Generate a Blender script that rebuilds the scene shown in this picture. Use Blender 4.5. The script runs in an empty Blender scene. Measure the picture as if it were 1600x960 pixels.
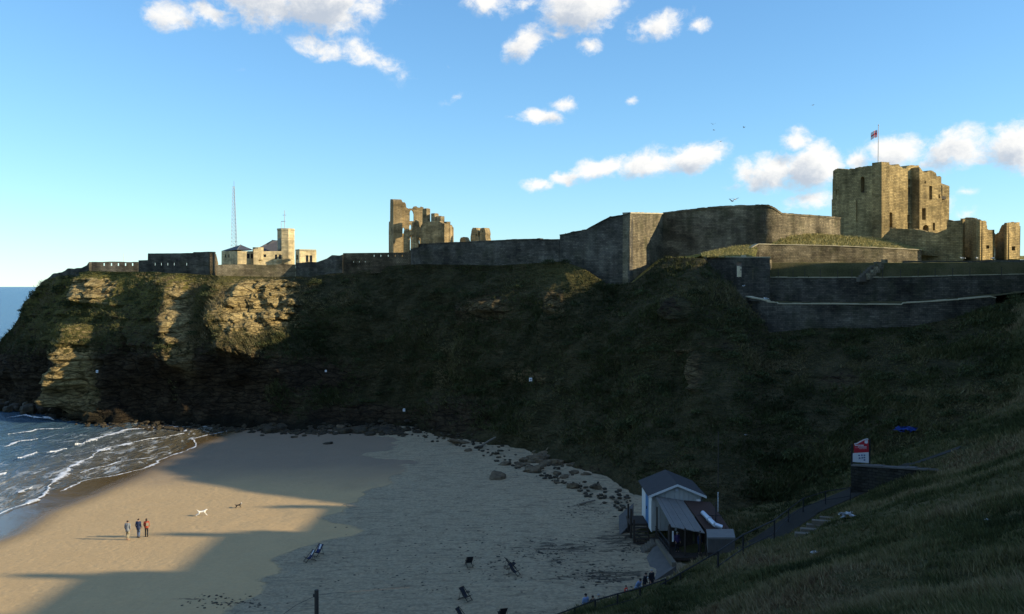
import bpy, math, random
import numpy as np
from mathutils import Vector
from mathutils.geometry import tessellate_polygon
random.seed(7)
RNG = np.random.default_rng(7)
S = bpy.context.scene
COL = S.collection

# ------------------------------------------------------------------ camera, sky, sun, exposure
FPX, CAMZ = 1386.0, 23.5
PITCH = math.atan((480 - 448) / FPX)
cam_d = bpy.data.cameras.new('camera')
cam_d.sensor_width = 36.0
cam_d.lens = 36.0 * FPX / 1600.0
cam_d.clip_start, cam_d.clip_end = 0.5, 120000.0
cam = bpy.data.objects.new('camera', cam_d)
COL.objects.link(cam)
cam.location = (0, 0, CAMZ)
cam.rotation_euler = (math.pi / 2 - PITCH, 0, 0)
S.camera = cam

SUN_EL, SUN_AZ = math.radians(20.0), math.radians(99.0)      # azimuth clockwise from +Y
SUN = Vector((math.sin(SUN_AZ) * math.cos(SUN_EL), math.cos(SUN_AZ) * math.cos(SUN_EL), math.sin(SUN_EL)))
sun_d = bpy.data.lights.new('sun', 'SUN')
sun_d.energy, sun_d.angle, sun_d.color = 5.0, math.radians(0.55), (1.0, 0.85, 0.58)
sun = bpy.data.objects.new('sun', sun_d)
COL.objects.link(sun)
sun.rotation_euler = (-SUN).to_track_quat('-Z', 'Y').to_euler()
S.view_settings.view_transform = 'Standard'
S.view_settings.look = 'None'
S.view_settings.exposure = 0.5
S.view_settings.gamma = 1.0
S.cycles.use_denoising = True
S.cycles.max_bounces = 5
S.cycles.diffuse_bounces = 3
S.cycles.caustics_reflective = False
S.cycles.caustics_refractive = False


class NT:
    """short node writing"""
    def __init__(self, tree):
        self.t = tree
    def n(self, typ, props=None, **ins):
        nd = self.t.nodes.new(typ)
        for k, v in (props or {}).items():
            setattr(nd, k, v)
        for k, v in ins.items():
            key = int(k[1:]) if k[0] == 'i' and k[1:].isdigit() else k.replace('_', ' ')
            s = nd.inputs[key]
            if isinstance(v, bpy.types.NodeSocket):
                self.t.links.new(v, s)
            elif isinstance(v, bpy.types.Node):
                self.t.links.new(v.outputs[0], s)
            else:
                s.default_value = v
        return nd
    def math(self, op, a, b=0.0, c=0.0, clamp=False):
        return self.n('ShaderNodeMath', {'operation': op, 'use_clamp': clamp}, i0=a, i1=b, i2=c).outputs[0]
    def vmath(self, op, a, b=(0, 0, 0)):
        nd = self.n('ShaderNodeVectorMath', {'operation': op}, i0=a)
        if isinstance(b, (bpy.types.NodeSocket,)):
            self.t.links.new(b, nd.inputs[1])
        elif op == 'SCALE':
            nd.inputs['Scale'].default_value = b
        else:
            nd.inputs[1].default_value = b
        return nd
    def mix(self, fac, a, b, blend='MIX'):
        nd = self.n('ShaderNodeMix', {'data_type': 'RGBA', 'blend_type': blend})
        for s, v in ((nd.inputs[0], fac), (nd.inputs[6], a), (nd.inputs[7], b)):
            if isinstance(v, bpy.types.NodeSocket):
                self.t.links.new(v, s)
            elif isinstance(v, (tuple, list)):
                s.default_value = (*v[:3], 1)
            else:
                s.default_value = v
        return nd.outputs[2]
    def noise(self, vec, scale, detail=4, rough=0.55, dist=0.0):
        return self.n('ShaderNodeTexNoise', {}, Vector=vec, Scale=scale, Detail=detail, Roughness=rough, Distortion=dist).outputs[0]
    def ramp(self, fac, *stops):
        nd = self.n('ShaderNodeValToRGB', {}, Fac=fac)
        e = nd.color_ramp.elements
        while len(e) < len(stops):
            e.new(0.5)
        for el, (p, c) in zip(e, stops):
            el.position = p
            el.color = (*c, 1) if isinstance(c, tuple) else (c, c, c, 1)
        return nd.outputs[0]
    def maprange(self, v, a, b, c, d, smooth=False):
        nd = self.n('ShaderNodeMapRange', {'interpolation_type': 'SMOOTHSTEP' if smooth else 'LINEAR'}, i0=v, i1=a, i2=b, i3=c, i4=d)
        return nd.outputs[0]
    def attr(self, name):
        return self.n('ShaderNodeAttribute', {'attribute_name': name})


def ray(px, py):
    c, s = math.cos(PITCH), math.sin(PITCH)
    a, b = (px - 800) / FPX, -(py - 480) / FPX
    return Vector((a, c + b * s, -s + b * c))
def P(px, py, Y):
    """point of the place seen at photo pixel (px,py) that lies Y metres ahead"""
    d = ray(px, py)
    return Vector((0, 0, CAMZ)) + d * (Y / d.y)
def G(px, py, z=0.0):
    """point of the place seen at photo pixel (px,py) that lies at height z"""
    d = ray(px, py)
    return Vector((0, 0, CAMZ)) + d * ((z - CAMZ) / d.z)

# ------------------------------------------------------------------ world: clear evening sky with scattered cumulus
W = bpy.data.worlds.new('World')
S.world = W
W.use_nodes = True
W.node_tree.nodes.clear()
w = NT(W.node_tree)
sky = w.n('ShaderNodeTexSky', {'sky_type': 'NISHITA', 'sun_disc': False, 'sun_elevation': SUN_EL, 'sun_rotation': SUN_AZ,
                               'altitude': 0.0, 'air_density': 1.0, 'dust_density': 0.0, 'ozone_density': 2.0})
CLOUDS = [  # photo px, py, half width, half height, turn (deg), weight
    (270, 24, 52, 26, 0, .9), (325, 20, 52, 26, 0, .8), (420, 4, 95, 44, 0, 1.0), (505, 2, 95, 50, 0, 1.25), (350, -40, 200, 40, 0, 1.1),
    (500, 76, 52, 20, 12, .85), (560, 82, 50, 26, 10, .8), (610, 108, 45, 28, 25, .55), (650, 128, 30, 8, 0, .3), (615, 4, 45, 14, 10, .4),
    (760, 2, 52, 26, 10, .9), (820, 8, 30, 18, 0, .6), (905, 12, 72, 42, -5, 1.2), (960, 14, 40, 15, -20, .6), (822, 70, 50, 26, -22, 1.0), (870, 56, 30, 9, -8, .6),
    (920, 72, 26, 16, -5, .8), (1030, 42, 62, 24, -8, .8), (1090, 42, 32, 15, 5, .7),
    (845, 183, 42, 17, 0, 1.0), (884, 163, 30, 13, 5, .75), (795, 187, 30, 6, 0, .35), (990, 157, 14, 11, 10, .65), (712, 148, 20, 10, -38, .6), (692, 160, 18, 10, -20, .45),
    (940, 263, 60, 20, -8, 1.0), (1010, 256, 62, 26, -6, 1.1), (1085, 248, 54, 27, -12, 1.1), (880, 275, 40, 14, -8, .9), (840, 288, 32, 14, 0, .9), (888, 281, 28, 8, 0, .7),
    (1243, 222, 30, 22, -40, .95), (1165, 268, 30, 24, 5, .9), (1205, 268, 52, 32, 0, 1.1), (1272, 262, 46, 38, -5, 1.35), (1240, 286, 80, 13, 0, .6),
    (1268, 314, 58, 16, -4, .8), (1340, 250, 34, 20, -5, .9), (1400, 236, 50, 26, -8, 1.1), (1495, 232, 62, 32, -12, 1.1), (1590, 228, 52, 40, -15, 1.15),
    (1490, 252, 140, 13, 0, .6), (1508, 302, 28, 9, 0, .5), (1522, 331, 28, 11, 0, .65), (1455, 205, 30, 8, -10, .3), (1155, 288, 30, 12, 0, .55), (1480, 320, 22, 20, 30, .6),
    (400, 187, 14, 7, 0, .35), (380, 112, 28, 12, 20, .25), (1590, 168, 20, 8, 0, .25), (700, 105, 14, 6, 30, .3),
]
grp = bpy.data.node_groups.new('cloud_density', 'ShaderNodeTree')
grp.interface.new_socket('Vector', in_out='INPUT', socket_type='NodeSocketVector')
grp.interface.new_socket('Density', in_out='OUTPUT', socket_type='NodeSocketFloat')
g = NT(grp)
gin, gout = g.n('NodeGroupInput'), g.n('NodeGroupOutput')
wn = g.n('ShaderNodeTexNoise', {}, Vector=gin.outputs[0], Scale=22.0, Detail=5, Roughness=.6)
warp = g.vmath('SCALE', g.vmath('SUBTRACT', wn.outputs['Color'], (.5, .5, .5)).outputs[0], .024).outputs[0]
pw = g.vmath('ADD', gin.outputs[0], warp).outputs[0]
acc = None
for (cx, cy, rx, ry, rot, wt) in CLOUDS:
    d = ray(cx, cy)
    az, el = math.atan2(d.x, d.y), math.atan2(d.z, math.hypot(d.x, d.y))
    mp = g.n('ShaderNodeMapping', {'vector_type': 'TEXTURE'}, Vector=pw, Location=(az, el, 0), Rotation=(0, 0, -math.radians(rot)),
             Scale=(rx / FPX * math.cos(az) ** 1.5, ry / FPX, 1.0))
    ln = g.n('ShaderNodeVectorMath', {'operation': 'LENGTH'}, i0=mp.outputs[0]).outputs['Value']
    v = g.maprange(ln, 0.0, 1.35, wt, 0.0)
    acc = v if acc is None else g.math('SMOOTH_MAX', acc, v, .12)
# the rest of the sky, beyond the part in view, carries scattered cumulus too, made denser to add neutral light
sepg = g.n('ShaderNodeSeparateXYZ', {}, Vector=gin.outputs[0])
away = g.maprange(g.math('ABSOLUTE', sepg.outputs[0]), .60, .85, 0, 1, True)
high = g.maprange(sepg.outputs[1], .38, .5, 0, 1, True)
out_m = g.math('MAXIMUM', away, high)
gen = g.maprange(g.noise(g.vmath('MULTIPLY', gin.outputs[0], (1.0, 2.2, 1)).outputs[0], 3.2, 3, .5), .50, .72, 0, 1.1)
acc = g.math('MAXIMUM', acc, g.math('MULTIPLY', gen, out_m))
fine = g.noise(g.vmath('MULTIPLY', pw, (1.0, 1.35, 1)).outputs[0], 44.0, 9, .66)
den = g.math('ADD', acc, g.math('MULTIPLY', g.math('SUBTRACT', fine, .5), g.maprange(acc, 0.0, .4, 0.0, 1.25)))
grp.links.new(den, gout.inputs[0])

tc = w.n('ShaderNodeTexCoord')
sp = w.n('ShaderNodeSeparateXYZ', {}, Vector=tc.outputs['Generated'])
azn = w.math('ARCTAN2', sp.outputs[0], sp.outputs[1])
eln = w.math('ARCSINE', sp.outputs[2])
pv = w.n('ShaderNodeCombineXYZ', {}, X=azn, Y=eln, Z=0.0).outputs[0]
def density(vec):
    nd = w.n('ShaderNodeGroup')
    nd.node_tree = grp
    W.node_tree.links.new(vec, nd.inputs[0])
    return nd.outputs[0]
d0 = density(pv)
d1 = density(w.vmath('ADD', pv, (.014, .017, 0)).outputs[0])     # towards the sun: how much cloud lies in the way
alpha = w.maprange(d0, .22, .78, 0, 1, True)
lit = w.maprange(d1, .25, 1.1, 1, 0, True)
ccol = w.mix(lit, (.54, .60, .69), (1.04, 1.02, .98))
hsv = w.n('ShaderNodeHueSaturation', {}, Hue=.5, Saturation=1.0, Value=1.0, Fac=1.0, Color=sky.outputs[0])
tinted = w.mix(1.0, hsv.outputs[0], (.63, .965, 1.27), 'MULTIPLY')
num = w.vmath('SCALE', tinted, 1.20).outputs[0]
den_ = w.vmath('ADD', w.vmath('SCALE', tinted, .05).outputs[0], (1, 1, 1)).outputs[0]
bg_sky = w.n('ShaderNodeBackground', {}, Color=w.vmath('DIVIDE', num, den_).outputs[0], Strength=0.13)
bg_cl = w.n('ShaderNodeBackground', {}, Color=ccol, Strength=0.72)
mx = w.n('ShaderNodeMixShader', {}, i0=w.math('MULTIPLY', alpha, .96), i1=bg_sky.outputs[0], i2=bg_cl.outputs[0])
w.n('ShaderNodeOutputWorld', {}, Surface=mx.outputs[0])
W.cycles.sampling_method = 'MANUAL'
W.cycles.sample_map_resolution = 512

# ------------------------------------------------------------------ numeric helpers
def _h(i, j, k, seed):
    with np.errstate(over='ignore'):
        n = (i.astype(np.int64) * 374761393 + j.astype(np.int64) * 668265263 + k.astype(np.int64) * 1274126177 + seed * 982451653) & 0x7fffffff
        n = ((n ^ (n >> 13)) * 1274126177) & 0x7fffffff
        n = ((n ^ (n >> 15)) * 374761393) & 0x7fffffff
    return (n ^ (n >> 16)) / float(0x7fffffff) % 1.0
def vnoise(x, y, z=None, seed=0):
    x = np.asarray(x, float); y = np.asarray(y, float)
    z = np.zeros_like(x) if z is None else np.asarray(z, float)
    i, j, k = np.floor(x), np.floor(y), np.floor(z)
    fx, fy, fz = x - i, y - j, z - k
    fx, fy, fz = [t * t * (3 - 2 * t) for t in (fx, fy, fz)]
    i, j, k = i.astype(np.int64), j.astype(np.int64), k.astype(np.int64)
    r = 0
    for a in (0, 1):
        for b in (0, 1):
            for c in (0, 1):
                r = r + _h(i + a, j + b, k + c, seed) * (fx if a else 1 - fx) * (fy if b else 1 - fy) * (fz if c else 1 - fz)
    return r * 2 - 1
def fbm(x, y, z=None, o=4, seed=0, gain=.5):
    r, a, f = 0, 1.0, 1.0
    for q in range(o):
        r = r + a * vnoise(np.asarray(x) * f, np.asarray(y) * f, None if z is None else np.asarray(z) * f, seed + q * 17)
        a *= gain; f *= 2.03
    return r
def sstep(a, b, x):
    t = np.clip((np.asarray(x, float) - a) / (b - a), 0, 1)
    return t * t * (3 - 2 * t)
def rbf(pts):
    pts = np.array(pts, float)
    xy, zz = pts[:, :2], pts[:, 2]
    n = len(pts)
    D = np.linalg.norm(xy[:, None] - xy[None], axis=2)
    A = np.zeros((n + 3, n + 3))
    A[:n, :n] = D; A[:n, n] = 1; A[:n, n + 1:] = xy; A[n, :n] = 1; A[n + 1:, :n] = xy.T
    sol = np.linalg.solve(A, np.concatenate([zz, np.zeros(3)]))
    def f(X, Y):
        X = np.asarray(X, float); Y = np.asarray(Y, float)
        r = sol[n] + sol[n + 1] * X + sol[n + 2] * Y
        for q in range(n):
            r = r + sol[q] * np.hypot(X - xy[q, 0], Y - xy[q, 1])
        return r
    return f

# ------------------------------------------------------------------ mesh helpers
def auto_uv(me):
    nl, npoly = len(me.loops), len(me.polygons)
    if not npoly:
        return
    co = np.empty(len(me.vertices) * 3); me.vertices.foreach_get('co', co); co = co.reshape(-1, 3)
    vi = np.empty(nl, np.int32); me.loops.foreach_get('vertex_index', vi)
    nr = np.empty(npoly * 3); me.polygons.foreach_get('normal', nr); nr = nr.reshape(-1, 3)
    lt = np.empty(npoly, np.int32); me.polygons.foreach_get('loop_total', lt)
    n = np.repeat(nr, lt, axis=0); p = co[vi]
    hz = np.hypot(n[:, 0], n[:, 1])
    tx, ty = -n[:, 1] / np.maximum(hz, 1e-6), n[:, 0] / np.maximum(hz, 1e-6)
    side = hz > .5
    u = np.where(side, p[:, 0] * tx + p[:, 1] * ty, p[:, 0])
    v = np.where(side, p[:, 2], p[:, 1])
    uv = me.uv_layers.new(name='uv')
    uv.data.foreach_set('uv', np.stack([u, v], 1).ravel().astype(np.float32))

def link(name, me, m=None, parent=None):
    o = bpy.data.objects.new(name, me)
    COL.objects.link(o)
    if m is not None:
        me.materials.append(m)
    if parent is not None:
        o.parent = parent
    return o
def mesh_np(name, V, F, m=None, parent=None, smooth=False, attrs=None, uv=True):
    V = np.asarray(V, np.float32); F = np.asarray(F, np.int32)
    me = bpy.data.meshes.new(name)
    nv, nf, k = len(V), len(F), F.shape[1]
    me.vertices.add(nv); me.vertices.foreach_set('co', V.ravel())
    me.loops.add(nf * k); me.loops.foreach_set('vertex_index', F.ravel())
    me.polygons.add(nf)
    me.polygons.foreach_set('loop_start', np.arange(0, nf * k, k, dtype=np.int32))
    me.update(calc_edges=True)
    me.validate()
    if smooth:
        me.polygons.foreach_set('use_smooth', np.ones(nf, bool))
    for an, av in (attrs or {}).items():
        a = me.attributes.new(an, 'FLOAT', 'POINT')
        a.data.foreach_set('value', np.asarray(av, np.float32).ravel())
    if uv:
        auto_uv(me)
    return link(name, me, m, parent)
def grid_faces(r, c):
    i = np.arange((r - 1) * (c - 1)); a = (i // (c - 1)) * c + i % (c - 1)
    return np.stack([a, a + 1, a + c + 1, a + c], 1)

class MB:
    def __init__(self):
        self.v, self.f = [], []
    def add(self, vs, fs):
        b = len(self.v)
        self.v += [tuple(x) for x in vs]
        self.f += [tuple(i + b for i in f) for f in fs]
        return self
    def box(self, c, s, rz=0.0, top=1.0):
        hx, hy, hz = s[0] / 2, s[1] / 2, s[2] / 2
        cs, sn = math.cos(rz), math.sin(rz)
        vs = []
        for (a, b, d) in ((-1, -1, -1), (1, -1, -1), (1, 1, -1), (-1, 1, -1), (-1, -1, 1), (1, -1, 1), (1, 1, 1), (-1, 1, 1)):
            k = top if d > 0 else 1.0
            x, y = a * hx * k, b * hy * k
            vs.append((c[0] + x * cs - y * sn, c[1] + x * sn + y * cs, c[2] + d * hz))
        return self.add(vs, [(3, 2, 1, 0), (4, 5, 6, 7), (0, 1, 5, 4), (1, 2, 6, 5), (2, 3, 7, 6), (3, 0, 4, 7)])
    def hexa(self, p):          # 4 bottom, 4 top corners
        return self.add(p, [(3, 2, 1, 0), (4, 5, 6, 7), (0, 1, 5, 4), (1, 2, 6, 5), (2, 3, 7, 6), (3, 0, 4, 7)])
    def tube(self, p0, p1, r0, r1=None, n=6, cap=True):
        p0, p1 = Vector(p0), Vector(p1)
        r1 = r0 if r1 is None else r1
        d = (p1 - p0).normalized()
        a = d.cross(Vector((0, 0, 1)) if abs(d.z) < .9 else Vector((1, 0, 0))).normalized()
        b = d.cross(a)
        vs = []
        for p, r in ((p0, r0), (p1, r1)):
            for i in range(n):
                t = 2 * math.pi * (i + .5) / n
                vs.append(p + a * (math.cos(t) * r) + b * (math.sin(t) * r))
        fs = [(i, i + n, (i + 1) % n + n, (i + 1) % n) for i in range(n)]
        if cap:
            fs += [tuple(range(n)), tuple(range(2 * n - 1, n - 1, -1))]
        return self.add(vs, fs)
    def path(self, pts, r, n=6):
        for a, b in zip(pts, pts[1:]):
            self.tube(a, b, r, n=n)
        return self
    def ball(self, c, r, nu=8, nv=6):
        rx, ry, rz = (r, r, r) if not isinstance(r, tuple) else r
        vs = [(c[0], c[1], c[2] - rz)]
        for j in range(1, nv):
            t = -math.pi / 2 + math.pi * j / nv
            for i in range(nu):
                p = 2 * math.pi * i / nu
                vs.append((c[0] + rx * math.cos(t) * math.cos(p), c[1] + ry * math.cos(t) * math.sin(p), c[2] + rz * math.sin(t)))
        vs.append((c[0], c[1], c[2] + rz))
        fs = [(0, 1 + (i + 1) % nu, 1 + i) for i in range(nu)]
        for j in range(nv - 2):
            for i in range(nu):
                a = 1 + j * nu + i; b = 1 + j * nu + (i + 1) % nu
                fs.append((a, b, b + nu, a + nu))
        l = len(vs) - 1
        fs += [(l, l - nu + i, l - nu + (i + 1) % nu) for i in range(nu)]
        return self.add(vs, fs)
    def build(self, name, m, parent=None, smooth=False):
        off = Vector((0, 0, 0))
        q = parent
        while q is not None:
            off = off + q.location
            q = q.parent
        me = bpy.data.meshes.new(name)
        me.from_pydata([(x - off.x, y - off.y, z - off.z) for x, y, z in self.v], [], self.f)
        me.update()
        if smooth:
            me.polygons.foreach_set('use_smooth', np.ones(len(me.polygons), bool))
        auto_uv(me)
        return link(name, me, m, parent)

def tag(o, label=None, cat=None, group=None, kind=None):
    for k, v in (('label', label), ('category', cat), ('group', group), ('kind', kind)):
        if v:
            o[k] = v
    return o
def empty(name, loc, label, cat, group=None):
    o = bpy.data.objects.new(name, None)
    COL.objects.link(o)
    o.empty_display_size = .3
    o.location = loc
    return tag(o, label, cat, group)
def copy_tree(o, parent=None):
    c = o.copy()
    COL.objects.link(c)
    if parent is not None:
        c.parent = parent
    for ch in list(o.children):
        copy_tree(ch, c)
    return c

class Plane:
    """a standing plane through two map points, written on in photo pixels"""
    def __init__(self, a, b, off=0.0):
        self.a = Vector((a[0], a[1])); b = Vector((b[0], b[1]))
        self.d = (b - self.a).normalized()
        self.n = Vector((self.d.y, -self.d.x))
        self.a = self.a + self.n * off
    @classmethod
    def px(cls, px0, Y0, px1, Y1, off=0.0):
        a, b = P(px0, 448, Y0), P(px1, 448, Y1)
        return cls(a, b, off)
    def hit(self, px, py):
        d = ray(px, py)
        den = d.x * self.n.x + d.y * self.n.y
        t = (self.a.x * self.n.x + self.a.y * self.n.y) / den
        p = Vector((0, 0, CAMZ)) + d * t
        return ((p.x - self.a.x) * self.d.x + (p.y - self.a.y) * self.d.y, p.z)
    def world(self, u, z, out=0.0):
        return Vector((self.a.x + self.d.x * u + self.n.x * out, self.a.y + self.d.y * u + self.n.y * out, z))

def slab(mb, plane, outline, holes=(), thick=1.0, raw=False):
    """an upright slab (outline and openings in photo pixels, or u,z when raw) reaching `thick` behind its plane"""
    conv = (lambda q: q) if raw else (lambda q: plane.hit(*q))
    loops = [[conv(q) for q in outline]] + [[conv(q) for q in h] for h in holes]
    def area(l):
        return sum(l[i][0] * l[(i + 1) % len(l)][1] - l[(i + 1) % len(l)][0] * l[i][1] for i in range(len(l)))
    loops[0] = loops[0] if area(loops[0]) > 0 else loops[0][::-1]
    loops[1:] = [l if area(l) < 0 else l[::-1] for l in loops[1:]]
    flat = [q for l in loops for q in l]
    n = len(flat)
    tris = tessellate_polygon([[Vector((q[0], q[1], 0)) for q in l] for l in loops])
    vs = [plane.world(u, z) for u, z in flat] + [plane.world(u, z, -thick) for u, z in flat]
    fs = []
    for t in tris:
        a, b, c = [flat[i] for i in t]
        s = (b[0] - a[0]) * (c[1] - a[1]) - (c[0] - a[0]) * (b[1] - a[1])
        t = tuple(t) if s > 0 else tuple(t)[::-1]
        fs.append(t)
        fs.append(tuple(i + n for i in t[::-1]))
    o = 0
    for l in loops:
        k = len(l)
        for i in range(k):
            a, b = o + i, o + (i + 1) % k
            fs.append((b, a, a + n, b + n))
        o += k
    return mb.add(vs, fs)
def rag(pts, step=4.0, amp=1.2, seed=0):
    """break a photo-pixel line into short stones with an uneven edge"""
    r = random.Random(seed)
    out = [pts[0]]
    for a, b in zip(pts, pts[1:]):
        n = max(1, int(math.hypot(b[0] - a[0], b[1] - a[1]) / step))
        for i in range(1, n + 1):
            t = i / n
            x, y = a[0] + (b[0] - a[0]) * t, a[1] + (b[1] - a[1]) * t
            k = amp if i < n else amp * .4
            nx, ny = x + r.uniform(-k, k) * .4, y + r.uniform(-k, k)
            if r.random() < .5 and abs(b[0] - a[0]) > abs(b[1] - a[1]):
                out.append((nx - .05 * (b[0] - a[0]) / n, out[-1][1]))
            out.append((nx, ny))
    return out
def rect(x0, y0, x1, y1):
    return [(x0, y0), (x1, y0), (x1, y1), (x0, y1)]
def arch(x0, y0, x1, y1, n=5, k=1.0):
    cx, r = (x0 + x1) / 2, (x1 - x0) / 2
    pts = [(x0, y1)]
    for i in range(n + 1):
        t = math.pi * (1 - i / n)
        pts.append((cx + r * math.cos(t), y0 + r * k - r * k * math.sin(t)))
    return pts + [(x1, y1)]

# ------------------------------------------------------------------ materials
MATS = {}
def new_mat(name):
    m = bpy.data.materials.new(name)
    m.use_nodes = True
    m.node_tree.nodes.clear()
    MATS[name] = m
    return m, NT(m.node_tree)
def finish(t, col, rough=.9, bump=None, bdist=.1, spec=.25, metal=0.0, strength=1.0, **kw):
    ins = {'Base_Color': col, 'Roughness': rough, 'Specular_IOR_Level': spec, 'Metallic': metal}
    if isinstance(col, (tuple, list)):
        ins['Base_Color'] = (*col[:3], 1)
    if bump is not None:
        ins['Normal'] = t.n('ShaderNodeBump', {}, Strength=strength, Distance=bdist, Height=bump).outputs[0]
    b = t.n('ShaderNodeBsdfPrincipled', {}, **ins)
    t.n('ShaderNodeOutputMaterial', {}, Surface=b.outputs[0])
def plain(name, col, rough=.7, var=.25, scale=6.0, metal=0.0, spec=.3, bump=.0):
    m, t = new_mat(name)
    p = t.n('ShaderNodeNewGeometry').outputs['Position']
    nz = t.noise(p, scale, 4, .6)
    c = t.mix(nz, tuple(x * (1 - var) for x in col), tuple(min(1, x * (1 + var)) for x in col))
    finish(t, c, rough, nz if bump else None, bump or .1, spec, metal)
    return m
def masonry(name, ca, cb, cm, bw=.75, bh=.34, mortar=.03, stain=(.35, 1.1), moss=0.0, big=.12, bd=.12):
    m, t = new_mat(name)
    uv = t.n('ShaderNodeUVMap', {'uv_map': 'uv'}).outputs[0]
    pos = t.n('ShaderNodeNewGeometry').outputs['Position']
    wob = t.vmath('SCALE', t.vmath('SUBTRACT', t.n('ShaderNodeTexNoise', {}, Vector=pos, Scale=1.3, Detail=3).outputs['Color'], (.5, .5, .5)).outputs[0], .22).outputs[0]
    uvw = t.vmath('ADD', uv, wob).outputs[0]
    br = t.n('ShaderNodeTexBrick', {'offset': .5}, Vector=uvw, Color1=(*ca, 1), Color2=(*cb, 1), Mortar=(*cm, 1), Scale=1.0,
             Mortar_Size=mortar, Mortar_Smooth=.4, Bias=0.0, Brick_Width=bw, Row_Height=bh)
    br2 = t.n('ShaderNodeTexBrick', {'offset': .37}, Vector=uvw, Color1=(.55, .55, .55, 1), Color2=(1.25, 1.2, 1.1, 1), Mortar=(.8, .8, .8, 1), Scale=1.0,
              Mortar_Size=.0, Brick_Width=bw * 2.3, Row_Height=bh)
    c = t.mix(.55, br.outputs[0], br2.outputs[0], 'MULTIPLY')
    st = t.noise(pos, big, 5, .62)
    c = t.mix(1.0, c, t.ramp(st, (.3, stain[0]), (.66, stain[1])), 'MULTIPLY')
    drip = t.noise(t.vmath('MULTIPLY', pos, (1.0, 1.0, .12)).outputs[0], .9, 4, .6)
    c = t.mix(.6, c, t.ramp(drip, (.35, .5), (.6, 1.12)), 'MULTIPLY')
    pat = t.noise(t.vmath('MULTIPLY', pos, (.22, .22, .5)).outputs[0], 1.0, 3, .5)
    c = t.mix(1.0, c, t.ramp(pat, (.38, .72), (.44, 1.0), (.56, 1.0), (.62, 1.22)), 'MULTIPLY')
    if moss:
        mo = t.maprange(t.noise(pos, .35, 5, .65), .5, .7, 0, moss)
        c = t.mix(mo, c, (.055, .06, .022))
    h = t.math('ADD', t.math('MULTIPLY', t.math('SUBTRACT', 1.0, br.outputs['Fac']), .6), t.noise(pos, 3.5, 5, .7))
    finish(t, c, .93, h, bd, .12)
    return m

M_keep = masonry('sandstone_keep', (.54, .405, .19), (.37, .275, .125), (.23, .17, .085), .56, .29, .028, (.6, 1.12), .15)
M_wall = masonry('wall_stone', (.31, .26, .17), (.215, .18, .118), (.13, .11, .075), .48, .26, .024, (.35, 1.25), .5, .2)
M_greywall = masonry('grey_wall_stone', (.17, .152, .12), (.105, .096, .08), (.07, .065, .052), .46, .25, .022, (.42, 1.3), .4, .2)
M_rubble = masonry('rubble_stone', (.25, .19, .115), (.19, .145, .09), (.12, .092, .06), .42, .26, .05, (.45, 1.25), .35, .3, .3)
M_priory = masonry('priory_stone', (.56, .42, .225), (.42, .31, .16), (.26, .19, .10), .42, .27, .022, (.5, 1.15), .05)
M_cope = plain('coping_stone', (.44, .38, .25), .9, .3, 2.0, bump=.05)
M_station = masonry('station_stone', (.60, .49, .29), (.56, .45, .26), (.5, .41, .25), .5, .25, .012, (.85, 1.08), 0, .1, .02)
M_slate = plain('slate_roof', (.075, .075, .085), .7, .3, 3.0)
M_felt = plain('roof_felt', (.045, .044, .046), .85, .35, 2.5, bump=.02)
M_brownfelt = plain('brown_roof_felt', (.06, .034, .026), .85, .3, 2.5)
M_white = plain('white_paint', (.62, .62, .61), .6, .12, 3.0)
M_cream = plain('cream_render', (.40, .40, .375), .8, .18, 2.0)
M_sheet = plain('grey_roof_sheet', (.17, .165, .155), .7, .22, 1.3)
M_blue = plain('blue_door_paint', (.07, .19, .38), .5, .15, 4.0)
M_dark = plain('dark_metal', (.018, .018, .02), .6, .3, 5.0)
M_rust = plain('weathered_post', (.06, .05, .042), .9, .4, 8.0)
M_mast = plain('mast_steel', (.42, .45, .48), .5, .1, 1.0, metal=.3)
M_steel = plain('bright_steel', (.62, .66, .72), .35, .1, 6.0, metal=.6)
M_glass = plain('dark_glass', (.02, .024, .03), .12, .1, 1.0, spec=.5)
M_shadowhole = plain('inner_stone', (.06, .05, .035), .95, .3, 2.0)
M_conc = plain('concrete', (.105, .098, .09), .92, .35, 1.6, bump=.03)
M_path = plain('trodden_path', (.030, .028, .022), .95, .35, 1.5, bump=.03)
M_tread = plain('step_stone', (.13, .11, .082), .92, .3, 2.0, bump=.03)
M_wood = plain('dark_timber', (.045, .034, .026), .85, .4, 5.0)
M_drift = plain('driftwood', (.19, .155, .115), .9, .3, 5.0, bump=.02)
M_red = plain('sign_red', (.52, .03, .045), .45, .08, 4.0)
M_signw = plain('sign_white', (.74, .74, .75), .45, .08, 4.0)
M_ink = plain('sign_print', (.10, .14, .26), .5, .1, 4.0)
M_tarp = plain('blue_plastic', (.006, .032, .19), .4, .3, 5.0)
M_litter = plain('pale_plastic', (.34, .36, .37), .5, .2, 6.0)
M_navy = plain('navy_canvas', (.018, .03, .10), .85, .3, 8.0)
M_canvasw = plain('white_canvas', (.55, .55, .55), .85, .2, 8.0)
M_blackcanvas = plain('dark_canvas', (.02, .022, .03), .85, .3, 8.0)
M_skin = plain('skin', (.46, .27, .19), .6, .1, 10.0)
M_denim = plain('denim', (.10, .15, .25), .9, .25, 12.0)
M_darkcloth = plain('dark_cloth', (.02, .021, .026), .9, .3, 12.0)
M_greycloth = plain('grey_cloth', (.23, .25, .27), .9, .2, 12.0)
M_bluecloth = plain('blue_cloth', (.20, .28, .44), .9, .2, 12.0)
M_navycloth = plain('navy_cloth', (.03, .045, .10), .9, .2, 12.0)
M_redcloth = plain('red_cloth', (.36, .07, .04), .9, .2, 12.0)
M_brightred = plain('bright_red_cloth', (.62, .045, .02), .85, .2, 12.0)
M_purple = plain('purple_cloth', (.06, .04, .12), .9, .2, 12.0)
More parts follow.
